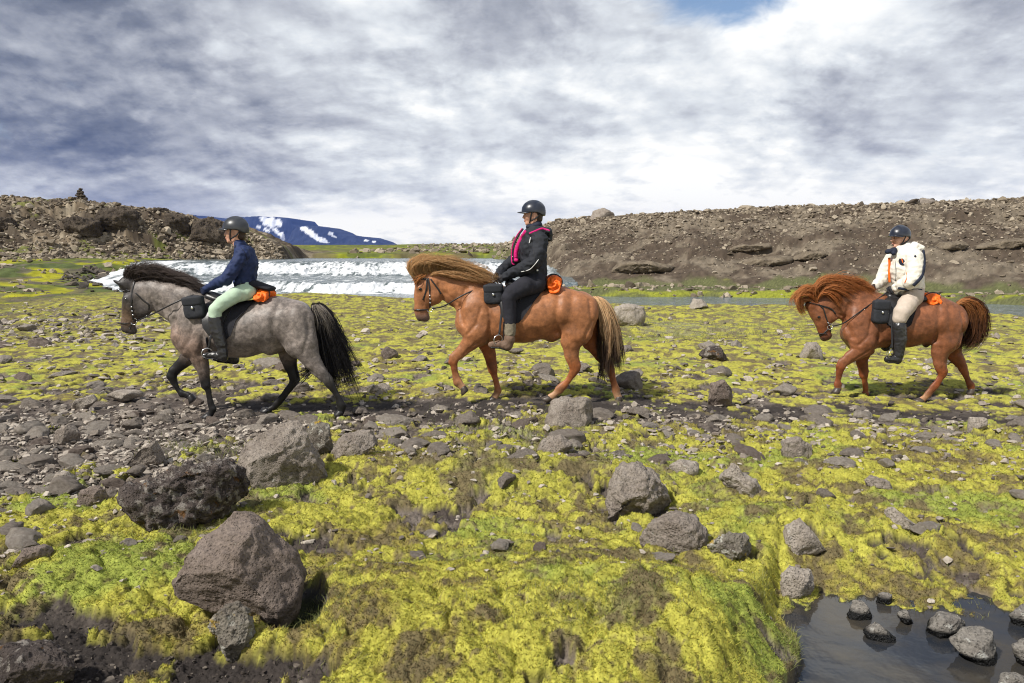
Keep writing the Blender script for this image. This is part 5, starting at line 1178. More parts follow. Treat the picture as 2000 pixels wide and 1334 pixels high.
def spec2():
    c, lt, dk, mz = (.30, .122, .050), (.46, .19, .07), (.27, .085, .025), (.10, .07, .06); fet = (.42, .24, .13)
    return dict(dark=False, foot=(780, 1270, 0), eye=(185, 590), ring=(240, 708),
     body=[([(560, 765, 148, 0, .205, c), (680, 752, 162, 0, .25, c), (800, 752, 156, 0, .266, c), (905, 738, 150, 0, .26, c), (1000, 716, 138, 0, .25, c)], .06, c),
      ([(1030, 718, 133, 0, .24, c), (1125, 718, 116, 0, .22, c)], .06, c),
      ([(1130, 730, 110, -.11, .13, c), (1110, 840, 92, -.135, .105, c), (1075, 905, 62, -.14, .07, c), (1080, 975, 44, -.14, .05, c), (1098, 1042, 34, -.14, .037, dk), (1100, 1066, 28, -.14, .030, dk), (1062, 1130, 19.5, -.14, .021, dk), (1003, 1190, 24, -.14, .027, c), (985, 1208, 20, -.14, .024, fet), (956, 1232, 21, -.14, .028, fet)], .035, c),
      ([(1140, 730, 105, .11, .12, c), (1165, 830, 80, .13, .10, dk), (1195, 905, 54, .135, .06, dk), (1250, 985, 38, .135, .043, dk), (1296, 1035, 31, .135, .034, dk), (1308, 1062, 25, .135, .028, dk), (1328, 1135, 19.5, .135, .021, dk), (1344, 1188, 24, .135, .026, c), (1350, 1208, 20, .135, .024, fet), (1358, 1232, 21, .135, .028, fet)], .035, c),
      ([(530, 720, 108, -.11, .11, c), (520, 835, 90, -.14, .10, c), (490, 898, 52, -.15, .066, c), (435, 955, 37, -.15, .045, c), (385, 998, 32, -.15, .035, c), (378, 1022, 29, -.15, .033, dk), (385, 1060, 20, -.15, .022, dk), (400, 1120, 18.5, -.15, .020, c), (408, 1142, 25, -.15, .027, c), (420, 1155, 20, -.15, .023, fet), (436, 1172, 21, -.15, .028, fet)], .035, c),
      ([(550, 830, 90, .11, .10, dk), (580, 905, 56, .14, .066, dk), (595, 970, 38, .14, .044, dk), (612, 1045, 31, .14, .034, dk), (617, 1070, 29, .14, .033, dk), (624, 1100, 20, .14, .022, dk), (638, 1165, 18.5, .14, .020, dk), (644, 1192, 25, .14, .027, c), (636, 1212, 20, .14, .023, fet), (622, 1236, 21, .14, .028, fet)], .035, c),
      ([(475, 785, 86, 0, .175, c), (525, 845, 80, 0, .18, c)], .06, c), ([(448, 800, 48, -.07, .08, c)], .05, c), ([(960, 860, 42, 0, .13, c), (1020, 830, 40, 0, .11, dk)], .05, c),
      ([(595, 680, 130, 0, .155, c), (500, 635, 124, 0, .125, c), (410, 590, 108, 0, .10, c), (340, 560, 92, 0, .09, c), (275, 548, 74, 0, .08, c)], .06, c),
      ([(248, 560, 76, 0, .084, c), (232, 610, 72, 0, .084, c)], .03, c), ([(262, 632, 50, -.035, .045, c)], .03, c), ([(262, 632, 50, .035, .045, c)], .03, c),
      ([(212, 580, 60, 0, .088, c), (203, 660, 50, 0, .068, c), (193, 715, 43, 0, .055, c), (192, 742, 39, 0, .052, (.20, .12, .09))], .03, c), ([(212, 758, 30, 0, .042, mz)], .02, mz), ([(180, 765, 16, 0, .040, mz)], .015, mz), ([(172, 758, 8, 0, .052, (.006, .004, .004)), (180, 766, 7, 0, .051, (.006, .004, .004))], .004, mz),
      ([(182, 585, 18, -.068, .022, c)], .02, c), ([(182, 585, 18, .068, .022, c)], .02, c), ([(190, 520, 50, 0, .075, c)], .03, c)]
      + [([(190, 520, 16, s*.05, .022, dk), (155, 508, 13, s*.058, .020, dk), (121, 502, 3.5, s*.06, .006, dk)], .012, dk) for s in (-1, 1)],
     hooves=[(952, 1232, 38, -.14, 1.08), (1360, 1228, -8, .135, 1.08), (621, 1233, 24, .14, 1.08), (438, 1171, -40, -.15, 1.08)],
     grooves=[([(575, 620), (605, 760), (588, 900)], .014, .026), ([(450, 590), (425, 700), (440, 790)], .012, .028), ([(1000, 630), (985, 740), (998, 840)], .016, .035), ([(1180, 660), (1195, 780), (1150, 880)], .010, .018), ([(400, 670), (330, 610)], .006, .02), ([(545, 700), (520, 790), (470, 850)], .010, .02), ([(318, 655), (300, 600), (290, 560)], .009, .013), ([(1050, 860), (1070, 960), (1090, 1040)], .006, .012), ([(1080, 620), (1075, 720), (1110, 820)], .007, .03), ([(520, 900), (440, 975)], .006, .012), ([(1130, 900), (1200, 960)], .005, .012), ([(205, 620), (200, 700)], .004, .012)],
     straps=[[(232, 525), (240, 600), (242, 650), (242, 700)], [(245, 530), (290, 590), (308, 620)], [(225, 530), (218, 600), (200, 655)], [(232, 712), (190, 714), (160, 712)], [(225, 530), (180, 530), (160, 530)]],
     loops=[(180, 712), (180, 528)], front=lambda cy: 140 if cy < 600 else 149,
     studs=[(241, 628), (243, 650), (243, 672), (262, 700), (268, 712)],
     rein=[(330, 688, .11), (450, 620, .15)],
     hair=[('mane', [[(180, 540, -.02), (120, 490, -.03), (118, 440, -.02), (200, 400, 0)], [(190, 530, -.03), (140, 465, -.05), (190, 425, -.03), (270, 425, -.03)], [(210, 525, -.03), (180, 450, -.06), (270, 420, -.06), (370, 440, -.06)], [(250, 500, -.02), (260, 430, -.06), (360, 425, -.07), (460, 480, -.07)],
              [(300, 490, -.01), (330, 425, -.06), (430, 440, -.07), (540, 510, -.07)], [(360, 490, 0), (400, 450, -.05), (490, 470, -.07), (590, 530, -.07)], [(430, 515, 0), (470, 470, -.04), (540, 490, -.05), (630, 540, -.05)], [(510, 540, 0), (550, 510, -.03), (590, 520, -.03), (640, 545, -.03)]],
              3800, ((.42, .26, .12), (.58, .40, .21), (.46, .29, .13)), dict(spread=.030, jit=.012, r0=.0024)),
           ('mane', [[(240, 510, -.06), (290, 500, -.09), (370, 515, -.10), (450, 520, -.10)], [(300, 500, -.07), (360, 500, -.10), (440, 520, -.11), (540, 548, -.11)], [(400, 500, -.06), (450, 510, -.10), (530, 535, -.12), (620, 556, -.12)]], 800, ((.38, .22, .10), (.52, .34, .17), (.42, .25, .11)), dict(spread=.012, jit=.010, r0=.0029)),
           ('forelock', [[(200, 500, -.04), (150, 505, -.06), (135, 520, -.05), (145, 545, -.05)], [(220, 500, -.06), (200, 535, -.08), (170, 548, -.08), (150, 535, -.07)]], 130, ((.45, .20, .07), (.5, .25, .09), (.42, .18, .06)), dict(spread=.02, jit=.008)),
           ('tail', [[(1205, 640, 0), (1240, 760, .02), (1240, 900, .04), (1260, 1080, .05)], [(1220, 640, 0), (1275, 780, .0), (1290, 920, .02), (1300, 1100, .02)], [(1232, 640, 0), (1310, 780, 0), (1335, 930, 0), (1345, 1070, 0)], [(1240, 640, 0), (1325, 740, 0), (1352, 900, 0), (1352, 1040, 0)]],
            1500, ((.06, .04, .03), (.16, .10, .06), (.045, .03, .025)), dict(spread=.035, jit=.012, r0=.0030, n_seg=16, curl=.015)),
           ('tail', [[(1205, 638, -.05), (1235, 700, -.06), (1255, 790, -.06), (1260, 860, -.05)], [(1222, 636, -.05), (1275, 720, -.07), (1300, 830, -.07), (1310, 960, -.06)], [(1240, 638, -.04), (1310, 710, -.06), (1340, 830, -.06), (1348, 980, -.06)]],
            900, ((.60, .42, .24), (.72, .55, .34), (.22, .14, .08)), dict(spread=.014, jit=.009, r0=.0038, n_seg=14, curl=.012)),
           ('tail', [[(1245, 1040, .07), (1245, 1080, .07), (1240, 1110, .07), (1235, 1150, .07)], [(1270, 1040, .06), (1268, 1090, .06), (1265, 1130, .06), (1262, 1160, .06)]], 40, ((.05, .035, .03), (.08, .05, .04), (.05, .035, .03)), dict(spread=.02, jit=.01, r0=.0028))])
def tint2(V, col, fr):
    n = fb3(V*4, 3, 19); return np.clip(col*(1+.16*n[:, None]), .006, 1)
def spec3():
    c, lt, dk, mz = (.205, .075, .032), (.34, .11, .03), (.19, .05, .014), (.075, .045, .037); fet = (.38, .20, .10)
    return dict(dark=False, foot=(760, 1270, 0), eye=(272, 682), ring=(345, 745),
     body=[([(620, 730, 160, 0, .215, c), (735, 722, 168, 0, .26, c), (860, 722, 162, 0, .272, c), (960, 706, 156, 0, .265, c), (1040, 690, 146, 0, .25, c)], .06, c),
      ([(1055, 694, 140, 0, .24, c), (1128, 700, 124, 0, .22, c)], .06, c),
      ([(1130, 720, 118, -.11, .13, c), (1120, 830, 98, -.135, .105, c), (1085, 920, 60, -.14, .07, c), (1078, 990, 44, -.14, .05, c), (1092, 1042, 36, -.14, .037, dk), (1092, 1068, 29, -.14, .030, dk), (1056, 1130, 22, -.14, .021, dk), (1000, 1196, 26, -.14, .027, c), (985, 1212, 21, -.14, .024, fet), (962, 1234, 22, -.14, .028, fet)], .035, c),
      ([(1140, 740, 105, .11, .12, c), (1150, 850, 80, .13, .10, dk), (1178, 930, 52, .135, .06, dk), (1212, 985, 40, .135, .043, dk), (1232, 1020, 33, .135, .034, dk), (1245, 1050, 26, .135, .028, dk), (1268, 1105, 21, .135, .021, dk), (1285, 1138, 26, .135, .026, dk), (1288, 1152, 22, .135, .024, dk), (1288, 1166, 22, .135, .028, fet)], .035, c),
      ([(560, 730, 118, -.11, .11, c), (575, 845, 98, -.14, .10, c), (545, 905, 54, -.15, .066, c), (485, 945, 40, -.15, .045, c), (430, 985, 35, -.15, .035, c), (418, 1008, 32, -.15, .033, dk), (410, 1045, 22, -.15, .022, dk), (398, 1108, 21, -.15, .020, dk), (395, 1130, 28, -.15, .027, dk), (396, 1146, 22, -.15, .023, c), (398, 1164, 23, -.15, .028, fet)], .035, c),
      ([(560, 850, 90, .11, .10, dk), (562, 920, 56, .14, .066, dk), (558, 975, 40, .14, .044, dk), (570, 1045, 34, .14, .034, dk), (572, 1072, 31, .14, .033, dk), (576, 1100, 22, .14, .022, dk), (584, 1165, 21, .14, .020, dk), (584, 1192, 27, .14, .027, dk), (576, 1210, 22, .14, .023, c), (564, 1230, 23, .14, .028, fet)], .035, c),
      ([(505, 785, 86, 0, .18, c), (550, 845, 84, 0, .185, c)], .06, c), ([(480, 790, 46, -.07, .08, c)], .05, c), ([(990, 850, 30, 0, .10, dk), (985, 862, 24, 0, .05, (.02, .015, .015))], .04, c),
      ([(625, 650, 138, 0, .16, c), (540, 610, 130, 0, .135, c), (450, 585, 116, 0, .11, c), (375, 582, 100, 0, .095, c), (310, 600, 84, 0, .085, c)], .06, c),
      ([(290, 615, 78, 0, .086, c), (312, 660, 74, 0, .086, c)], .03, c), ([(352, 668, 44, -.035, .045, c)], .03, c), ([(352, 668, 44, .035, .045, c)], .03, c),
      ([(272, 640, 66, 0, .09, c), (292, 710, 54, 0, .07, c), (305, 770, 43, 0, .055, dk), (312, 796, 38, 0, .052, dk)], .03, c), ([(325, 806, 32, 0, .044, mz)], .02, mz), ([(302, 822, 20, 0, .040, mz)], .015, mz), ([(290, 815, 9, 0, .050, (.006, .004, .004)), (298, 822, 8, 0, .049, (.006, .004, .004))], .004, mz),
      ([(268, 675, 20, -.068, .022, c)], .02, c), ([(268, 675, 20, .068, .022, c)], .02, c), ([(220, 600, 40, 0, .07, c)], .03, c)]
      + [([(238, 600, 16, s*.05, .022, dk), (226, 575, 14, s*.06, .020, dk), (214, 548, 4, s*.065, .006, dk)], .012, dk) for s in (-1, 1)],
     hooves=[(957, 1234, 38, -.14, 1.1), (1289, 1162, -12, .135, 1.05), (561, 1228, 24, .14, 1.1), (397, 1157, 5, -.15, 1.1)],
     grooves=[([(640, 600), (665, 760), (635, 890)], .014, .028), ([(475, 600), (455, 720), (480, 810)], .012, .028), ([(1045, 620), (1030, 730), (1035, 830)], .015, .035), ([(1195, 650), (1210, 780), (1165, 880)], .010, .018), ([(460, 680), (400, 660)], .006, .02), ([(600, 700), (575, 800), (520, 860)], .010, .02), ([(400, 680), (385, 630)], .008, .013), ([(1060, 880), (1070, 960), (1085, 1040)], .006, .012), ([(580, 900), (480, 970)], .006, .012), ([(1110, 620), (1105, 720), (1130, 820)], .007, .03)],
     straps=[[(268, 595), (300, 625), (318, 680), (338, 735)], [(285, 605), (350, 625), (385, 660)], [(335, 762), (300, 795), (275, 808)], [(345, 745), (350, 780)]],
     loops=[(300, 790), (262, 600)], front=lambda cy: 196 if cy < 700 else 256,
     studs=[(335, 722), (340, 738), (345, 765), (372, 745)],
     rein=[(440, 720, .13), (540, 650, .17)],
     hair=[('mane', [[(255, 600, -.03), (180, 540, -.05), (125, 560, -.05), (150, 640, -.05)], [(255, 590, -.03), (185, 520, -.05), (120, 545, -.03), (135, 620, -.03)], [(260, 580, -.03), (200, 490, -.05), (140, 520, -.03), (128, 580, -.02)], [(265, 570, -.03), (230, 480, -.06), (180, 490, -.05), (150, 540, -.03)]],
              800, ((.36, .13, .038), (.50, .23, .085), (.44, .20, .07)), dict(spread=.030, jit=.010, r0=.0025)),
           ('mane', [[(250, 590, -.04), (240, 490, -.07), (330, 440, -.05), (430, 480, -.05)], [(270, 560, -.03), (280, 440, -.05), (370, 430, -.05), (470, 490, -.06)], [(330, 530, 0), (340, 440, -.04), (430, 430, -.05), (530, 500, -.05)], [(400, 510, 0), (420, 440, -.03), (500, 450, -.04), (590, 505, -.05)],
              [(480, 505, 0), (500, 455, -.02), (560, 470, -.03), (630, 515, -.03)], [(560, 515, 0), (580, 480, 0), (610, 490, 0), (650, 515, 0)]], 3300, ((.34, .115, .034), (.50, .22, .08), (.40, .17, .055)), dict(spread=.028, jit=.011, r0=.0025)),
           ('mane', [[(255, 580, -.06), (300, 530, -.10), (360, 560, -.11), (400, 640, -.11)], [(265, 560, -.06), (330, 490, -.10), (410, 500, -.12), (480, 540, -.12)], [(280, 540, -.05), (350, 460, -.08), (450, 470, -.10), (560, 520, -.10)]], 800, ((.32, .11, .032), (.46, .19, .065), (.38, .15, .05)), dict(spread=.010, jit=.009, r0=.0040)),
           ('forelock', [[(245, 590, -.05), (190, 575, -.08), (160, 610, -.07), (180, 665, -.06)], [(235, 585, 0), (170, 560, 0), (140, 600, 0), (185, 660, -.02)], [(235, 585, .04), (170, 560, .06), (150, 600, .06), (190, 650, .04)]], 260, ((.38, .15, .045), (.50, .24, .09), (.46, .20, .07)), dict(spread=.012, jit=.008)),
           ('tail', [[(1190, 615, 0), (1260, 620, 0), (1270, 760, 0), (1190, 840, 0)], [(1200, 600, 0), (1295, 620, 0), (1300, 780, 0), (1200, 890, 0)], [(1200, 590, 0), (1330, 600, 0), (1345, 760, 0), (1240, 885, 0)], [(1200, 585, 0), (1350, 590, 0), (1378, 720, 0), (1300, 880, 0)]],
            1500, ((.07, .03, .015), (.26, .10, .035), (.03, .018, .013)), dict(spread=.03, jit=.012, r0=.0030, n_seg=16, curl=.012)),
           ('tail', [[(1190, 610, -.04), (1225, 600, -.05), (1262, 640, -.05), (1275, 700, -.05)], [(1200, 590, -.04), (1275, 580, -.06), (1330, 640, -.06), (1345, 720, -.05)], [(1205, 582, -.03), (1310, 575, -.05), (1365, 640, -.05), (1368, 740, -.05)]],
            750, ((.40, .16, .05), (.50, .24, .09), (.16, .06, .025)), dict(spread=.014, jit=.009, r0=.0040, n_seg=14, curl=.01))])

# ------------------------------------------------------------------ riders
M_SKIN = flat_mat('skin', (.62, .33, .23), .5, 0, .4, .08, 30)
M_HELMET = flat_mat('helmet_shell', (.035, .038, .045), .36, 0, .5, .06, 40, .0006, 300, .1)
M_HELMET2 = flat_mat('helmet_shell_blue', (.018, .022, .035), .32, 0, .5, .06, 40, .0006, 300, .15)
M_BLACK = flat_mat('black_webbing', (.012, .012, .014), .6)
M_HAIRP = flat_mat('dark_hair', (.04, .022, .015), .5, 0, .4, .3, 80, .002, 120)
M_NAVY = flat_mat('navy_softshell', (.014, .026, .085), .75, 0, .35, .18, 14, .012, 16)
M_CHAR = flat_mat('charcoal_softshell', (.020, .022, .028), .8, 0, .3, .2, 14, .012, 16)
M_PINK = flat_mat('pink_fleece', (.58, .02, .17), .9, 0, .2, .2, 40, .006, 60)
M_WHITEJ = flat_mat('white_snow_jacket', (.72, .68, .60), .75, 0, .35, .08, 14, .014, 16)
M_NAVYP = flat_mat('navy_panel', (.014, .018, .035), .75, 0, .3, .15, 14, .008, 20)
M_ORP = flat_mat('orange_panel', (.85, .16, .01), .7, 0, .3, .1, 14)
M_MINT = flat_mat('mint_breeches', (.43, .56, .42), .85, 0, .25, .08, 14, .006, 20)
M_DKBR = flat_mat('dark_breeches', (.022, .022, .029), .85, 0, .25, .15, 14, .006, 20)
M_BEIGE = flat_mat('beige_breeches', (.50, .42, .35), .85, 0, .25, .08, 14, .007, 20)
M_BOOT = flat_mat('black_boot', (.022, .021, .022), .33, 0, .5, .25, 14, .006, 24, .1)
M_BOOTB = flat_mat('brown_boot', (.15, .095, .065), .7, 0, .3, .3, 20, .005, 40)
M_SOCK = flat_mat('olive_gaiter', (.21, .18, .13), .9, 0, .2, .2, 40, .005, 60)
M_GLOVE = flat_mat('glove', (.022, .022, .026), .7, 0, .3, .2, 30, .004, 60)
M_GLOVEN = flat_mat('navy_glove', (.016, .022, .05), .7, 0, .3, .2, 30, .004, 60)
M_REFL = flat_mat('reflective_piping', (.7, .7, .68), .5)
M_LIP = flat_mat('lips', (.45, .13, .10), .5)

def hand(B_, wrist, elbow, r_, side, mat, root):
    """a gloved fist round the rein: palm, four bent fingers of unequal length and a thumb"""
    fwd = wrist-elbow; fwd /= np.linalg.norm(fwd); fwd = fwd*.75 + np.array([-.35, 0, -.2]); fwd /= np.linalg.norm(fwd)
    up = np.array([0, 0, 1.]) - fwd*fwd[2]; up /= np.linalg.norm(up); inn = np.array([0, -side, 0.])*-1.0; inn = np.array([0, 1.0 if side < 0 else -1.0, 0])
    class FW:                                  # world-space frame
        m = 1.0; D = 0
        def P(self, x, z, y): return np.array([x, y, z])
    b = Body(FW())
    def seg(p, q, r1, r2, k=.006): b.chain([(p[0], p[2], r1, p[1]), (q[0], q[2], r2, q[1])], k)
    c = wrist+fwd*.045
    for t in (-1, -.33, .33, 1): seg(wrist+up*.012*t, c+fwd*.012+up*.026*t, .021, .0165, .016)
    for i, t in enumerate((1, .33, -.33, -1)):
        L = (.030, .034, .032, .025)[i]; k0 = c+fwd*.018+up*.027*t; k1 = k0+fwd*L*.75+inn*.012; k2 = k1+inn*.024-fwd*.012; k3 = k2-fwd*.024+inn*.002
        seg(k0, k1, .0115, .0105, .004); seg(k1, k2, .0105, .0098, .004); seg(k2, k3, .0098, .0088, .004)
    t0 = wrist+fwd*.022+up*.022+inn*.008; t1 = t0+fwd*.028+up*.018+inn*.012; t2 = t1+fwd*.030+inn*.008-up*.004
    seg(t0, t1, .0145, .012, .006); seg(t1, t2, .012, .0095, .005)
    V, F = b.mesh(.0042, None, 1); put('glove', V, F, root, mat)
    return c+fwd*.03+inn*.02
def make_person(fr, S, label):
    root = empty('person', fr.P(*S['hip'], 0), label, 'person')
    hx, hy, hr = S['head']; m = fr.m; mm = 1/m          # crop px per metre
    def px(v): return v*mm
    yaw = S.get('yaw', 0.0)                             # face turned towards the camera
    T = Body(fr)
    skin = (.62, .34, .24)
    # body under the clothes : torso, arms, legs, neck and head in one surface
    def thin(pts, f=.72): return [tuple([p[0], p[1], p[2]*f] + list(p[3:4]) + ([p[4]*f] if len(p) > 4 else [])) for p in pts]
    for nme in ('torso', 'arm', 'arm_far', 'leg', 'leg_far'):
        T.chain([p[:5] for p in thin(S[nme])], .03, skin)
    nx, ny = S['neck']; T.chain([(nx+px(.01), ny+px(.05), px(.055), 0, .055), (hx+px(.015), hy+px(.05), px(.052), 0, .052)], .02, skin)
    # head : profile to the left, turned by yaw
    cyw, syw = math.cos(yaw), math.sin(yaw)
    def hp(x, z, y, r, w):                              # head coordinates in metres, x forward(-), z up, y near(-)
        X = x*cyw - y*syw*0; Yo = y*cyw + x*syw
        return (hx+px(x*cyw + y*syw*-1), hy-px(z), px(r), Yo if True else 0, w)
    hc = Body(fr)
    def add(B_, pts, k=.02, col=skin): B_.chain([hp(*p) for p in pts], k, col)
    for B_ in (T,):
        add(B_, [(.012, .035, 0, .095, .074), (.03, .03, 0, .092, .074)]); add(B_, [(-.028, -.02, 0, .066, .058), (-.035, -.062, 0, .040, .042)])
        add(B_, [(-.060, -.080, 0, .020, .022)], .015)                                    # chin
        add(B_, [(-.080, .028, 0, .012, .012), (-.102, -.012, 0, .012, .013)], .012)      # nose
        add(B_, [(-.092, -.016, 0, .009, .016)], .008)
        add(B_, [(-.088, -.042, 0, .008, .020)], .006, (.48, .22, .17)); add(B_, [(-.085, -.054, 0, .009, .018)], .006, (.48, .22, .17))
        add(B_, [(-.070, .042, -.022, .014, .026), (-.070, .042, .022, .014, .026)], .012)   # brow
        for s in (-1, 1): add(B_, [(-.048, -.005, s*.038, .024, .018)], .02); add(B_, [(.022, .010, s*.074, .026, .008), (.020, -.016, s*.070, .014, .008)], .008)
    V, F = T.mesh(.0075, None, 1); put('body', V, F, root, vskin(), T.colour(V, .006))
    for s in (-1, 1):
        q = hp(-.076, .020, s*.030, 1, 1); U, Fi = ICO[2]; put('eye', U*[.009, .009, .007]+fr.P(q[0], q[1], q[3]), Fi, root, M_EYE)
    # hair at the nape
    hb = Body(fr); add(hb, [(.055, .03, 0, .075, .077), (.070, -.03, 0, .045, .058)]); V, F = hb.mesh(.008, lambda p: .003*n3(p*60, 1)); put('hair', V, F, root, M_HAIRP)
    # helmet : a dome with a brim, a rolled edge and vents
    U, Fi = ICO[5]; V = U.copy(); Rx, Ry, Rz = .134, .112, .118
    zc = V[:, 2]; V = V*[Rx, Ry, Rz]; low = zc < -.12; V[low, 2] = -.12*Rz + (V[low, 2]+.12*Rz)*.10
    back = (V[:, 0] > .03) & (zc < .05); V[back, 2] -= .030*ss(V[back, 0], .03, .12)*np.clip((.05-zc[back])*4, 0, 1)
    V[:, 2] += .006*np.exp(-(V[:, 1]/.02)**2)*(zc > .2)
    def hw(V):
        x = V[:, 0]*cyw - V[:, 1]*syw; y = V[:, 1]*cyw + V[:, 0]*syw; tl = R(S.get('tilt', -4)); x2 = x*math.cos(tl)-V[:, 2]*math.sin(tl); z2 = x*math.sin(tl)+V[:, 2]*math.cos(tl)
        c = fr.P(hx+px(.015), hy-px(.058), 0); return np.stack([x2, y, z2], 1)+c
    hm = put('helmet', hw(V), Fi, root, S['hmat'])
    def sub(name, V, F, mat): o = put(name, V, F, root, mat); o.parent = hm; o.location = (0, 0, 0); return o
    vs_ = []; n1, n2_ = 15, 22                          # visor
    for k in (0, 1):
        for i in range(n1):
            a = lerp(-1.15, 1.15, i/(n1-1))
            for j in range(6):
                t = j/5; rx = .118+.062*t*math.cos(a)**.6; ry = .098+.012*t
                vs_.append([-rx*math.cos(a), ry*math.sin(a), -.012-.016*t - (.006 if k else 0) + .010*math.cos(a)])
    idx = np.arange(n1*6).reshape(n1, 6); Fq = np.stack([idx[:-1, :-1], idx[:-1, 1:], idx[1:, 1:], idx[1:, :-1]], -1).reshape(-1, 4); N0 = n1*6
    rim = np.concatenate([idx[:, 0][::-1], idx[0, 1:], idx[1:, -1], idx[-1, -2:0:-1]]); r2 = np.roll(rim, -1)
    sub('visor', hw(np.array(vs_)), np.concatenate([Fq, Fq[:, ::-1]+N0, np.stack([rim, rim+N0, r2+N0, r2], 1)]), S['hmat'])
    for s in (-1, 1):                                    # harness
        pts = hw(np.array([(-.020, s*.100, -.01), (-.030, s*.086, -.06), (-.038, s*.060, -.115), (-.040, s*.02, -.142)])); p2 = hw(np.array([(.075, s*.088, -.02), (.035, s*.083, -.07), (-.030, s*.066, -.112)]))
        sub('chin_strap', *join([tube(spline(pts, 14), .008, 6, .4), tube(spline(p2, 10), .008, 6, .4)]), M_BLACK)
        for q in ((-.065, .042, .078), (-.02, .046, .092), (.03, .044, .09)):
            sub('vent', hw(ICO[2][0]*[.014, .004, .004]+np.array([q[0], s*q[1], q[2]])), ICO[2][1], M_BLACK)
    btn = ICO[2][0]*[.01, .01, .006]+[0, 0, .118]; sub('button', hw(btn), ICO[2][1], M_BLACK)
    # clothes -------------------------------------------------------------------
    def wr(a, sc): return lambda p: a*np.abs(n3(p*np.array([sc, sc, sc*1.7]), 2)) - a*.5 + a*.6*n3(p*sc*2.2, 4)
    J = Body(fr); J.chain([p[:5] for p in S['torso']], .04); J.chain([p[:5] for p in S['arm']], .028); J.chain([p[:5] for p in S['arm_far']], .028)
    for extra in S.get('jacket_extra', []): J.chain(extra, .02)
    V, F = J.mesh(.008, wr(S.get('wr', .008), 11), 1); jk = put('jacket', V, F, root, S['jmat'])
    for nme, pts, k, mat_ in S.get('jparts', []):
        if k == 'line':
            W = np.array([J.skin_y(a, b, -1, .001) for a, b in spline([(x, y, 0) for x, y in pts[:-1]], 22)[:, :2]]); W[:, 1] -= .004+S.get('wr', .008)*.5; V, F = join([tube(W, pts[-1], 8, .7)])
        elif k == 'patch':
            cx, cy, rx, rz, rot = pts; ring = []; vv = [J.skin_y(cx, cy, -1, .004)]
            for rr in (.5, 1):
                for t in np.linspace(0, 2*math.pi, 17)[:-1]:
                    u, v = rr*rx*math.cos(t), rr*rz*math.sin(t); a = R(rot); vv.append(J.skin_y(cx+u*math.cos(a)-v*math.sin(a), cy+u*math.sin(a)+v*math.cos(a), -1, .004 if rr < 1 else 0.0))
            n = 16; Fq = [[0, 1+(k2+1) % n, 1+k2, 1+k2] for k2 in range(n)]+[[1+k2, 1+(k2+1) % n, 17+(k2+1) % n, 17+k2] for k2 in range(n)]; V = np.array(vv); V[:, 1] -= .006+S.get('wr', .008)*.5; F = quads_fix(np.array(Fq))
        else:
            b2 = Body(fr); b2.chain(pts, .015); V, F = b2.mesh(.006, wr(.003, 30), 1)
        o = put(nme, V, F, root, mat_); o.parent = jk
    K = Body(fr); K.chain([p[:5] for p in S['seat']], .04); K.chain([p[:5] for p in S['leg'][:-S['bootn']+S['bo']]], .03); K.chain([p[:5] for p in S['leg_far'][:-S['bootn']+S['bo']]], .03)
    V, F = K.mesh(.008, wr(.004, 12), 1); put('breeches', V, F, root, S['pmat'])
    for sd_, nm_, foot in ((-1, 'leg', 'foot'), (1, 'leg_far', 'foot_far')):
        Bt = Body(fr); lg = [p[:5] for p in S[nm_][-S['bootn']:]]; lg = [(p[0], p[1], p[2]*1.06+1, p[3]) for p in lg]
        Bt.chain(lg, .012); Bt.chain(S[foot], .022)
        if S.get('sock'):
            sk = Body(fr); sk.chain([(p[0], p[1], p[2], p[3]) for p in S['sock' if sd_ < 0 else 'sock_far']], .01); V, F = sk.mesh(.0065, wr(.006, 16), 1); put('gaiter', V, F, root, M_SOCK)
        # cut the top of the shaft flat at the knee by leaving the first point out
        V, F = Bt.mesh(.0065, wr(.005, 16), 1); bo = put('boot', V, F, root, S['bmat'])
        so = Body(fr); f0 = S[foot]; so.chain([(p[0], p[1]+p[2]*.80, 7, p[3], .038) for p in f0], .01); V, F = so.mesh(.006, None, 1); o = put('sole', V, F, root, M_BLACK); o.parent = bo
    hands = []
    for sd_, nm_ in ((-1, 'arm'), (1, 'arm_far')):
        a, b = S[nm_][-2], S[nm_][-1]; el = fr.P(a[0], a[1], a[3]); wrp = fr.P(b[0], b[1], b[3]); d = wrp-el; d /= np.linalg.norm(d)
        hands.append(hand(None, wrp+d*.012, el, .03, sd_, S['gmat'], root))
    return root, hands
_vs = []
def vskin():
    if not _vs:
        m = vcol_mat('skin_tones', .5, 60, .92, 1.08, .001, .2, .4); _vs.append(m)
    return _vs[0]
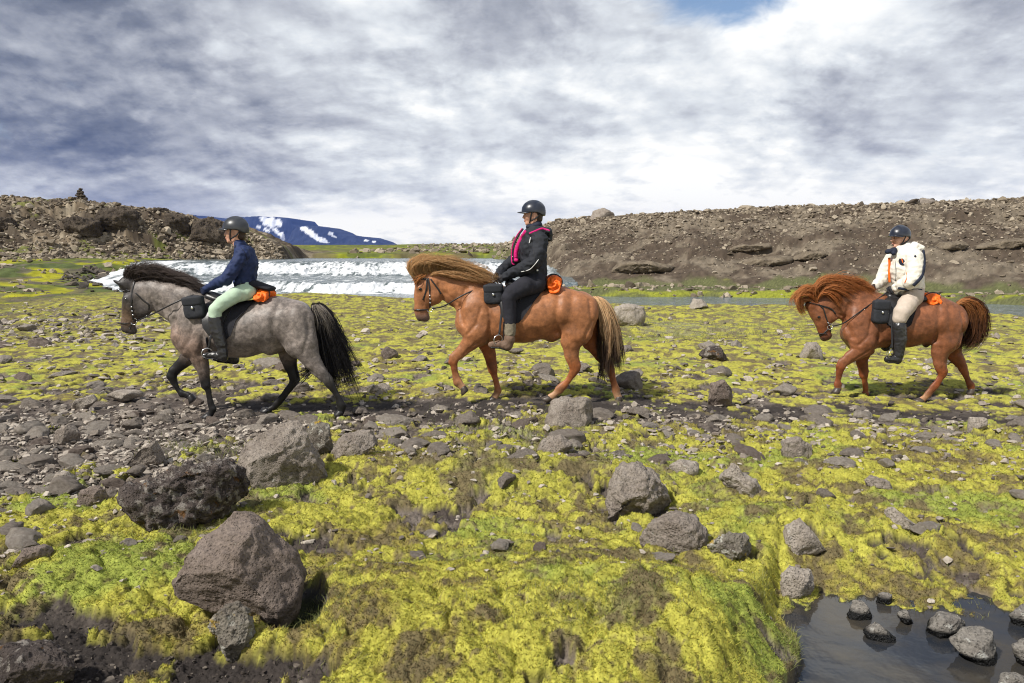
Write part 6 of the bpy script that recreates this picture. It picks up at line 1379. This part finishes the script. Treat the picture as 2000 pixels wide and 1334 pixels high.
# rider 1 works in the crop (340, 400) x4.1667, riders 2 and 3 in their horse's crop
G1 = Frame(340, 400, 4.1667, 8.30)
R1 = dict(hip=(590, 700), head=(492, 235, 0), neck=(535, 320), hmat=M_HELMET, yaw=0.0, tilt=-3, bootn=3, bo=1,
  torso=[(545, 345, 44, 0, .075), (575, 400, 72, 0, .165), (585, 480, 88, 0, .165), (575, 570, 86, 0, .15), (575, 625, 80, 0, .155)],
  arm=[(560, 405, 54, -.165), (510, 480, 46, -.215), (455, 570, 44, -.225), (425, 608, 43, -.215), (345, 640, 35, -.15), (268, 682, 27, -.07)],
  arm_far=[(555, 410, 54, .165), (500, 490, 46, .215), (440, 575, 42, .22), (415, 600, 42, .20), (340, 640, 34, .14), (268, 680, 27, .06)],
  seat=[(585, 650, 74, 0, .155), (595, 700, 58, 0, .175)],
  leg=[(600, 705, 66, -.11), (500, 735, 62, -.20), (400, 795, 56, -.265), (335, 855, 50, -.285), (335, 930, 48, -.285), (352, 1030, 50, -.29), (385, 1140, 40, -.30)],
  leg_far=[(600, 705, 66, .11), (500, 735, 62, .20), (400, 795, 56, .265), (350, 860, 50, .285), (360, 930, 48, .285), (410, 1040, 48, .29), (480, 1190, 38, .30)],
  foot=[(395, 1195, 40, -.30), (400, 1235, 38, -.30), (330, 1225, 30, -.305), (255, 1228, 25, -.31)], foot_far=[(490, 1230, 38, .30), (495, 1262, 36, .30), (430, 1258, 30, .305), (360, 1256, 25, .31)],
  jmat=M_NAVY, pmat=M_MINT, bmat=M_BOOT, gmat=M_GLOVEN, wr=.016,
  jacket_extra=[[(530, 318, 36, 0, .068), (540, 345, 40, 0, .08)]],
  jparts=[('seam', [(545, 345), (585, 400), (600, 470), .003], 'line', M_NAVYP), ('hem', [(500, 662), (560, 640), (625, 648), (665, 650), .007], 'line', M_NAVYP), ('zip', [(505, 330), (497, 352), .006], 'line', M_BLACK)])
R2 = dict(hip=(880, 560), head=(848, 160, 0), neck=(872, 215), hmat=M_HELMET2, yaw=0.0, tilt=-2, bootn=1, bo=0,
  torso=[(868, 232, 36, 0, .085), (862, 280, 68, 0, .185), (852, 350, 80, 0, .175), (858, 430, 74, 0, .15), (858, 490, 76, 0, .165)],
  arm=[(898, 300, 44, -.175), (885, 375, 41, -.225), (860, 428, 40, -.24), (820, 455, 37, -.22), (750, 485, 31, -.15), (690, 515, 25, -.075)],
  arm_far=[(830, 310, 42, .175), (780, 380, 38, .22), (735, 425, 36, .22), (700, 450, 33, .19), (670, 480, 28, .13), (655, 500, 25, .06)],
  seat=[(868, 520, 66, 0, .165), (868, 555, 52, 0, .185)],
  leg=[(870, 560, 58, -.12), (800, 575, 56, -.215), (730, 612, 47, -.275), (708, 645, 42, -.285), (715, 720, 36, -.285), (718, 790, 33, -.288), (714, 880, 28, -.295)],
  leg_far=[(870, 560, 58, .12), (800, 575, 56, .215), (730, 612, 47, .275), (708, 645, 42, .285), (712, 720, 36, .285), (714, 790, 33, .288), (706, 870, 28, .295)],
  foot=[(712, 895, 29, -.295), (700, 925, 29, -.295), (650, 918, 22, -.30), (606, 920, 19, -.305)], foot_far=[(706, 885, 28, .295), (690, 915, 28, .295), (645, 910, 22, .30), (606, 908, 19, .305)],
  sock=[(718, 800, 33, -.288), (716, 850, 31, -.292)], sock_far=[(714, 800, 33, .288), (712, 850, 31, .292)], jmat=M_CHAR, pmat=M_DKBR, bmat=M_BOOTB, gmat=M_GLOVE, wr=.015,
  jacket_extra=[[(945, 250, 18, 0, .12), (950, 290, 16, 0, .10)], [(900, 240, 22, 0, .12), (935, 250, 20, 0, .13)], [(765, 470, 26, 0, .13), (790, 500, 22, 0, .14)]],
  jparts=[('scarf', [(826, 222, 16, 0, .075), (850, 222, 22, 0, .085), (880, 210, 26, 0, .085)], 'body', M_NAVYP),
    ('fleece_lining', [(812, 246), (785, 290), (762, 335), (750, 380), (752, 420), .024], 'line', M_PINK),
    ('lapel', [(795, 232), (765, 275), (742, 325), (732, 380), (734, 430), .009], 'line', M_CHAR),
    ('lapel_edge', [(788, 230), (757, 272), (733, 322), (725, 380), (728, 435), (745, 445), .006], 'line', M_PINK),
    ('hood_lining', [(830, 262), (870, 245), (905, 232), (935, 240), (950, 246), .011], 'line', M_PINK),
    ('reflective_strip', [(838, 285), (830, 318), .006], 'line', M_REFL), ('sleeve_piping', [(885, 415), (860, 447), (830, 475), (782, 488), .004], 'line', M_REFL), ('logo', (878, 478, 6, 6, 0), 'patch', M_REFL),
    ('seam', [(850, 340), (865, 420), (870, 500), .003], 'line', M_BLACK)])
R3 = dict(hip=(900, 540), head=(806, 165, 0), neck=(838, 225), hmat=M_HELMET2, yaw=0.45, tilt=-2, bootn=3, bo=0,
  torso=[(838, 238, 42, 0, .09), (850, 290, 92, 0, .19), (848, 360, 104, 0, .185), (865, 430, 98, 0, .17), (875, 470, 92, 0, .175)],
  arm=[(905, 285, 56, -.17), (912, 360, 52, -.23), (900, 425, 50, -.25), (875, 447, 47, -.24), (825, 468, 38, -.18), (790, 485, 30, -.12)],
  arm_far=[(760, 300, 50, .17), (720, 365, 44, .20), (698, 415, 42, .20), (690, 440, 40, .18), (668, 458, 34, .14), (655, 470, 29, .10)],
  seat=[(890, 505, 74, 0, .175), (890, 545, 62, 0, .19)],
  leg=[(895, 550, 64, -.12), (860, 600, 60, -.225), (826, 650, 52, -.28), (812, 690, 46, -.288), (808, 745, 42, -.288), (812, 830, 40, -.29), (803, 925, 29, -.298)],
  leg_far=[(895, 550, 64, .12), (860, 600, 60, .225), (826, 650, 52, .28), (812, 690, 46, .288), (808, 745, 42, .288), (812, 830, 40, .29), (803, 925, 29, .298)],
  foot=[(800, 945, 30, -.298), (795, 966, 28, -.298), (762, 962, 24, -.30), (728, 964, 20, -.305)], foot_far=[(800, 945, 30, .298), (795, 966, 28, .298), (762, 962, 24, .30), (728, 964, 20, .305)],
  jmat=M_WHITEJ, pmat=M_BEIGE, bmat=M_BOOT, gmat=M_GLOVE, wr=.011,
  jacket_extra=[[(900, 212, 34, 0, .11), (935, 225, 28, 0, .11)], [(800, 222, 30, 0, .07), (850, 205, 28, 0, .08)]],
  jparts=[('collar', [(730, 245, 16, -.05, .03), (775, 235, 18, -.06, .03), (770, 255, 14, -.08, .03)], 'body', M_NAVYP), ('chest_panel', (822, 312, 20, 26, -30), 'patch', M_NAVYP), ('chest_stripe', [(822, 292), (832, 318), .009], 'line', M_ORP),
    ('front_panel', [(738, 285), (740, 330), (738, 390), (742, 450), .014], 'line', M_ORP), ('zip', [(778, 300), (784, 370), (782, 440), .004], 'line', M_NAVYP), ('sleeve_stripe', [(848, 365), (858, 410), (842, 455), .006], 'line', M_ORP),
    ('side_panel', [(968, 240), (972, 330), (955, 410), (900, 472), .020], 'line', M_NAVYP), ('badge', (912, 275, 8, 8, 0), 'patch', M_NAVYP), ('hem', [(800, 488), (870, 498), (955, 500), .016], 'line', M_NAVYP)])
def stable():
    specs = (spec1(), spec2(), spec3())
    # the ground carries the hooves that stand
    for fr, S, lift in ((F1, specs[0], {3}), (F2, specs[1], {3}), (F3, specs[2], {1, 3})):
        for i, (cx, cy, ang, yo, sz) in enumerate(S['hooves']):
            V, _ = hoof(fr, cx, cy, ang, yo, sz); lo = V[:, 2].min(); c = V[V[:, 2] < lo+.02].mean(0)
            HOOFXY.append((c[0], c[1]))
            if i not in lift: HOOFP.append([c[0], c[1], lo])
    A = np.array(HOOFP)
    for _ in range(8):                                     # solve the small ground corrections together
        HOOF[:] = HOOF or [(a[0], a[1], a[2], 0.0) for a in A]
        g = H(A[:, 0], A[:, 1]); HOOF[:] = [(a[0], a[1], a[2], h[3] + (a[2]+.002-gg)) for a, h, gg in zip(A, HOOF, g)]
    return specs
HOOFP = []
SPECS = stable()
def place():
    S1, S2, S3 = SPECS; S1['tint'] = tint1; S2['tint'] = tint2; S3['tint'] = tint2
    p1, h1 = make_person(G1, R1, "front rider in a navy jacket, mint breeches and tall black boots on the grey horse")
    p2, h2 = make_person(F2, R2, "middle rider in a charcoal and pink jacket with brown boots on the pale-maned horse")
    p3, h3 = make_person(F3, R3, "smiling last rider in a white and orange jacket with beige breeches")
    B1, r1 = make_horse("grey horse", F1, S1, "grey roan horse with black legs, black mane and long black tail, leading the line", M_ROAN, "black leather", h1)
    B2, r2 = make_horse("middle horse", F2, S2, "chestnut horse with a long blond mane, between the two others", M_COAT, "black", h2)
    B3, r3 = make_horse("rightmost horse", F3, S3, "dark chestnut horse with a bushy red mane and lowered head, last in line", M_COAT, "thin black", h3)
    make_saddle(B1, dict(pad=([(0, 600), (.5, 625), (.9, 650), (1, 680)], [(0, 935), (.4, 860), (.6, 800), (.9, 765), (1, 735)], R(104), R(-104)), flap=([(0, 640), (.4, 590), (.8, 600), (1, 640)], [(0, 840), (.5, 760), (1, 690)], R(98), R(-98)), cyc=745, mat=M_LEATHER,
       seat=[(640, 545, 34, .09), (700, 560, 30, .13), (790, 545, 34, .16), (870, 520, 36, .17), (905, 520, 26, .16)], girth=(640, 0), leather=[(668, 700)], stirrup=(628, 850, .335), rot=-18, bag=(545, 605, 118, 135, 6), roll=(962, 522, 44, 32, .17),
       dark_roll=(950, 483, 52, 24, 14)), "black leather saddle and pad strapped on the grey horse", "black pouch bag with a round clip in front of the navy-jacketed rider's knee", "small crumpled orange jacket rolled behind the front rider", 1)
    make_saddle(B2, dict(pad=([(0, 640), (.5, 640), (.9, 690), (1, 710)], [(0, 950), (.5, 860), (.9, 790), (1, 765)], R(101), R(-101)), flap=([(0, 660), (.5, 655), (.9, 660), (1, 680)], [(0, 860), (.5, 780), (1, 720)], R(92), R(-92)), cyc=750, mat=M_LEATHER,
       seat=[(715, 555, 30, .10), (770, 580, 28, .13), (850, 580, 30, .16), (915, 578, 24, .16)], girth=(650, 0), leather=[(680, 600)], stirrup=(652, 862, .325), rot=-14, bag=(618, 618, 112, 120, 2), roll=(975, 548, 46, 44, .17)),
       "black saddle under the middle rider on the pale-maned horse", "black nylon saddlebag by the knee of the rider with the pink lining", "bright orange rolled jacket behind the middle rider", 2)
    make_saddle(B3, dict(pad=([(0, 690), (.5, 680), (.9, 730), (1, 760)], [(0, 970), (.5, 910), (.9, 880), (1, 840)], R(100), R(-100)), flap=([(0, 700), (.5, 700), (.9, 720), (1, 740)], [(0, 900), (.5, 870), (.9, 840), (1, 810)], R(92), R(-92)), cyc=720, mat=M_LEATHER,
       seat=[(735, 545, 32, .10), (800, 560, 30, .13), (880, 560, 32, .16), (945, 560, 28, .16)], girth=(690, 0), leather=[(745, 590)], stirrup=(762, 900, .33), rot=-10, bag=(682, 645, 104, 160, -2), roll=(1002, 560, 54, 44, .18)),
       "dark saddle under the white-jacketed rider on the rightmost horse", "grey-black saddlebag with a flap in front of the last rider's knee", "orange and black jacket rolled behind the last rider", 3)
place()
scatter(); gravel()
# air : far things fade to blue
def haze():
    bm = bmesh.new(); bmesh.ops.create_cube(bm, size=1); me = bpy.data.meshes.new('haze'); bm.to_mesh(me); bm.free()
    o = link('haze', me); o.scale = (14000, 9400, 440); o.location = (0, 4600, 216)
    m = bpy.data.materials.new('haze'); m.use_nodes = True; N = m.node_tree.nodes; N.clear(); out = N.new('ShaderNodeOutputMaterial')
    v = N.new('ShaderNodeVolumePrincipled'); v.inputs['Color'].default_value = (.16, .30, .92, 1); v.inputs['Density'].default_value = 6e-5; v.inputs['Anisotropy'].default_value = .1
    m.node_tree.links.new(v.outputs[0], out.inputs['Volume']); me.materials.append(m); m.cycles.homogeneous_volume = True if hasattr(m.cycles, 'homogeneous_volume') else True
    tag(o, kind='stuff'); tag(o, "thin blue air between here and the far mountains", "haze")
haze()
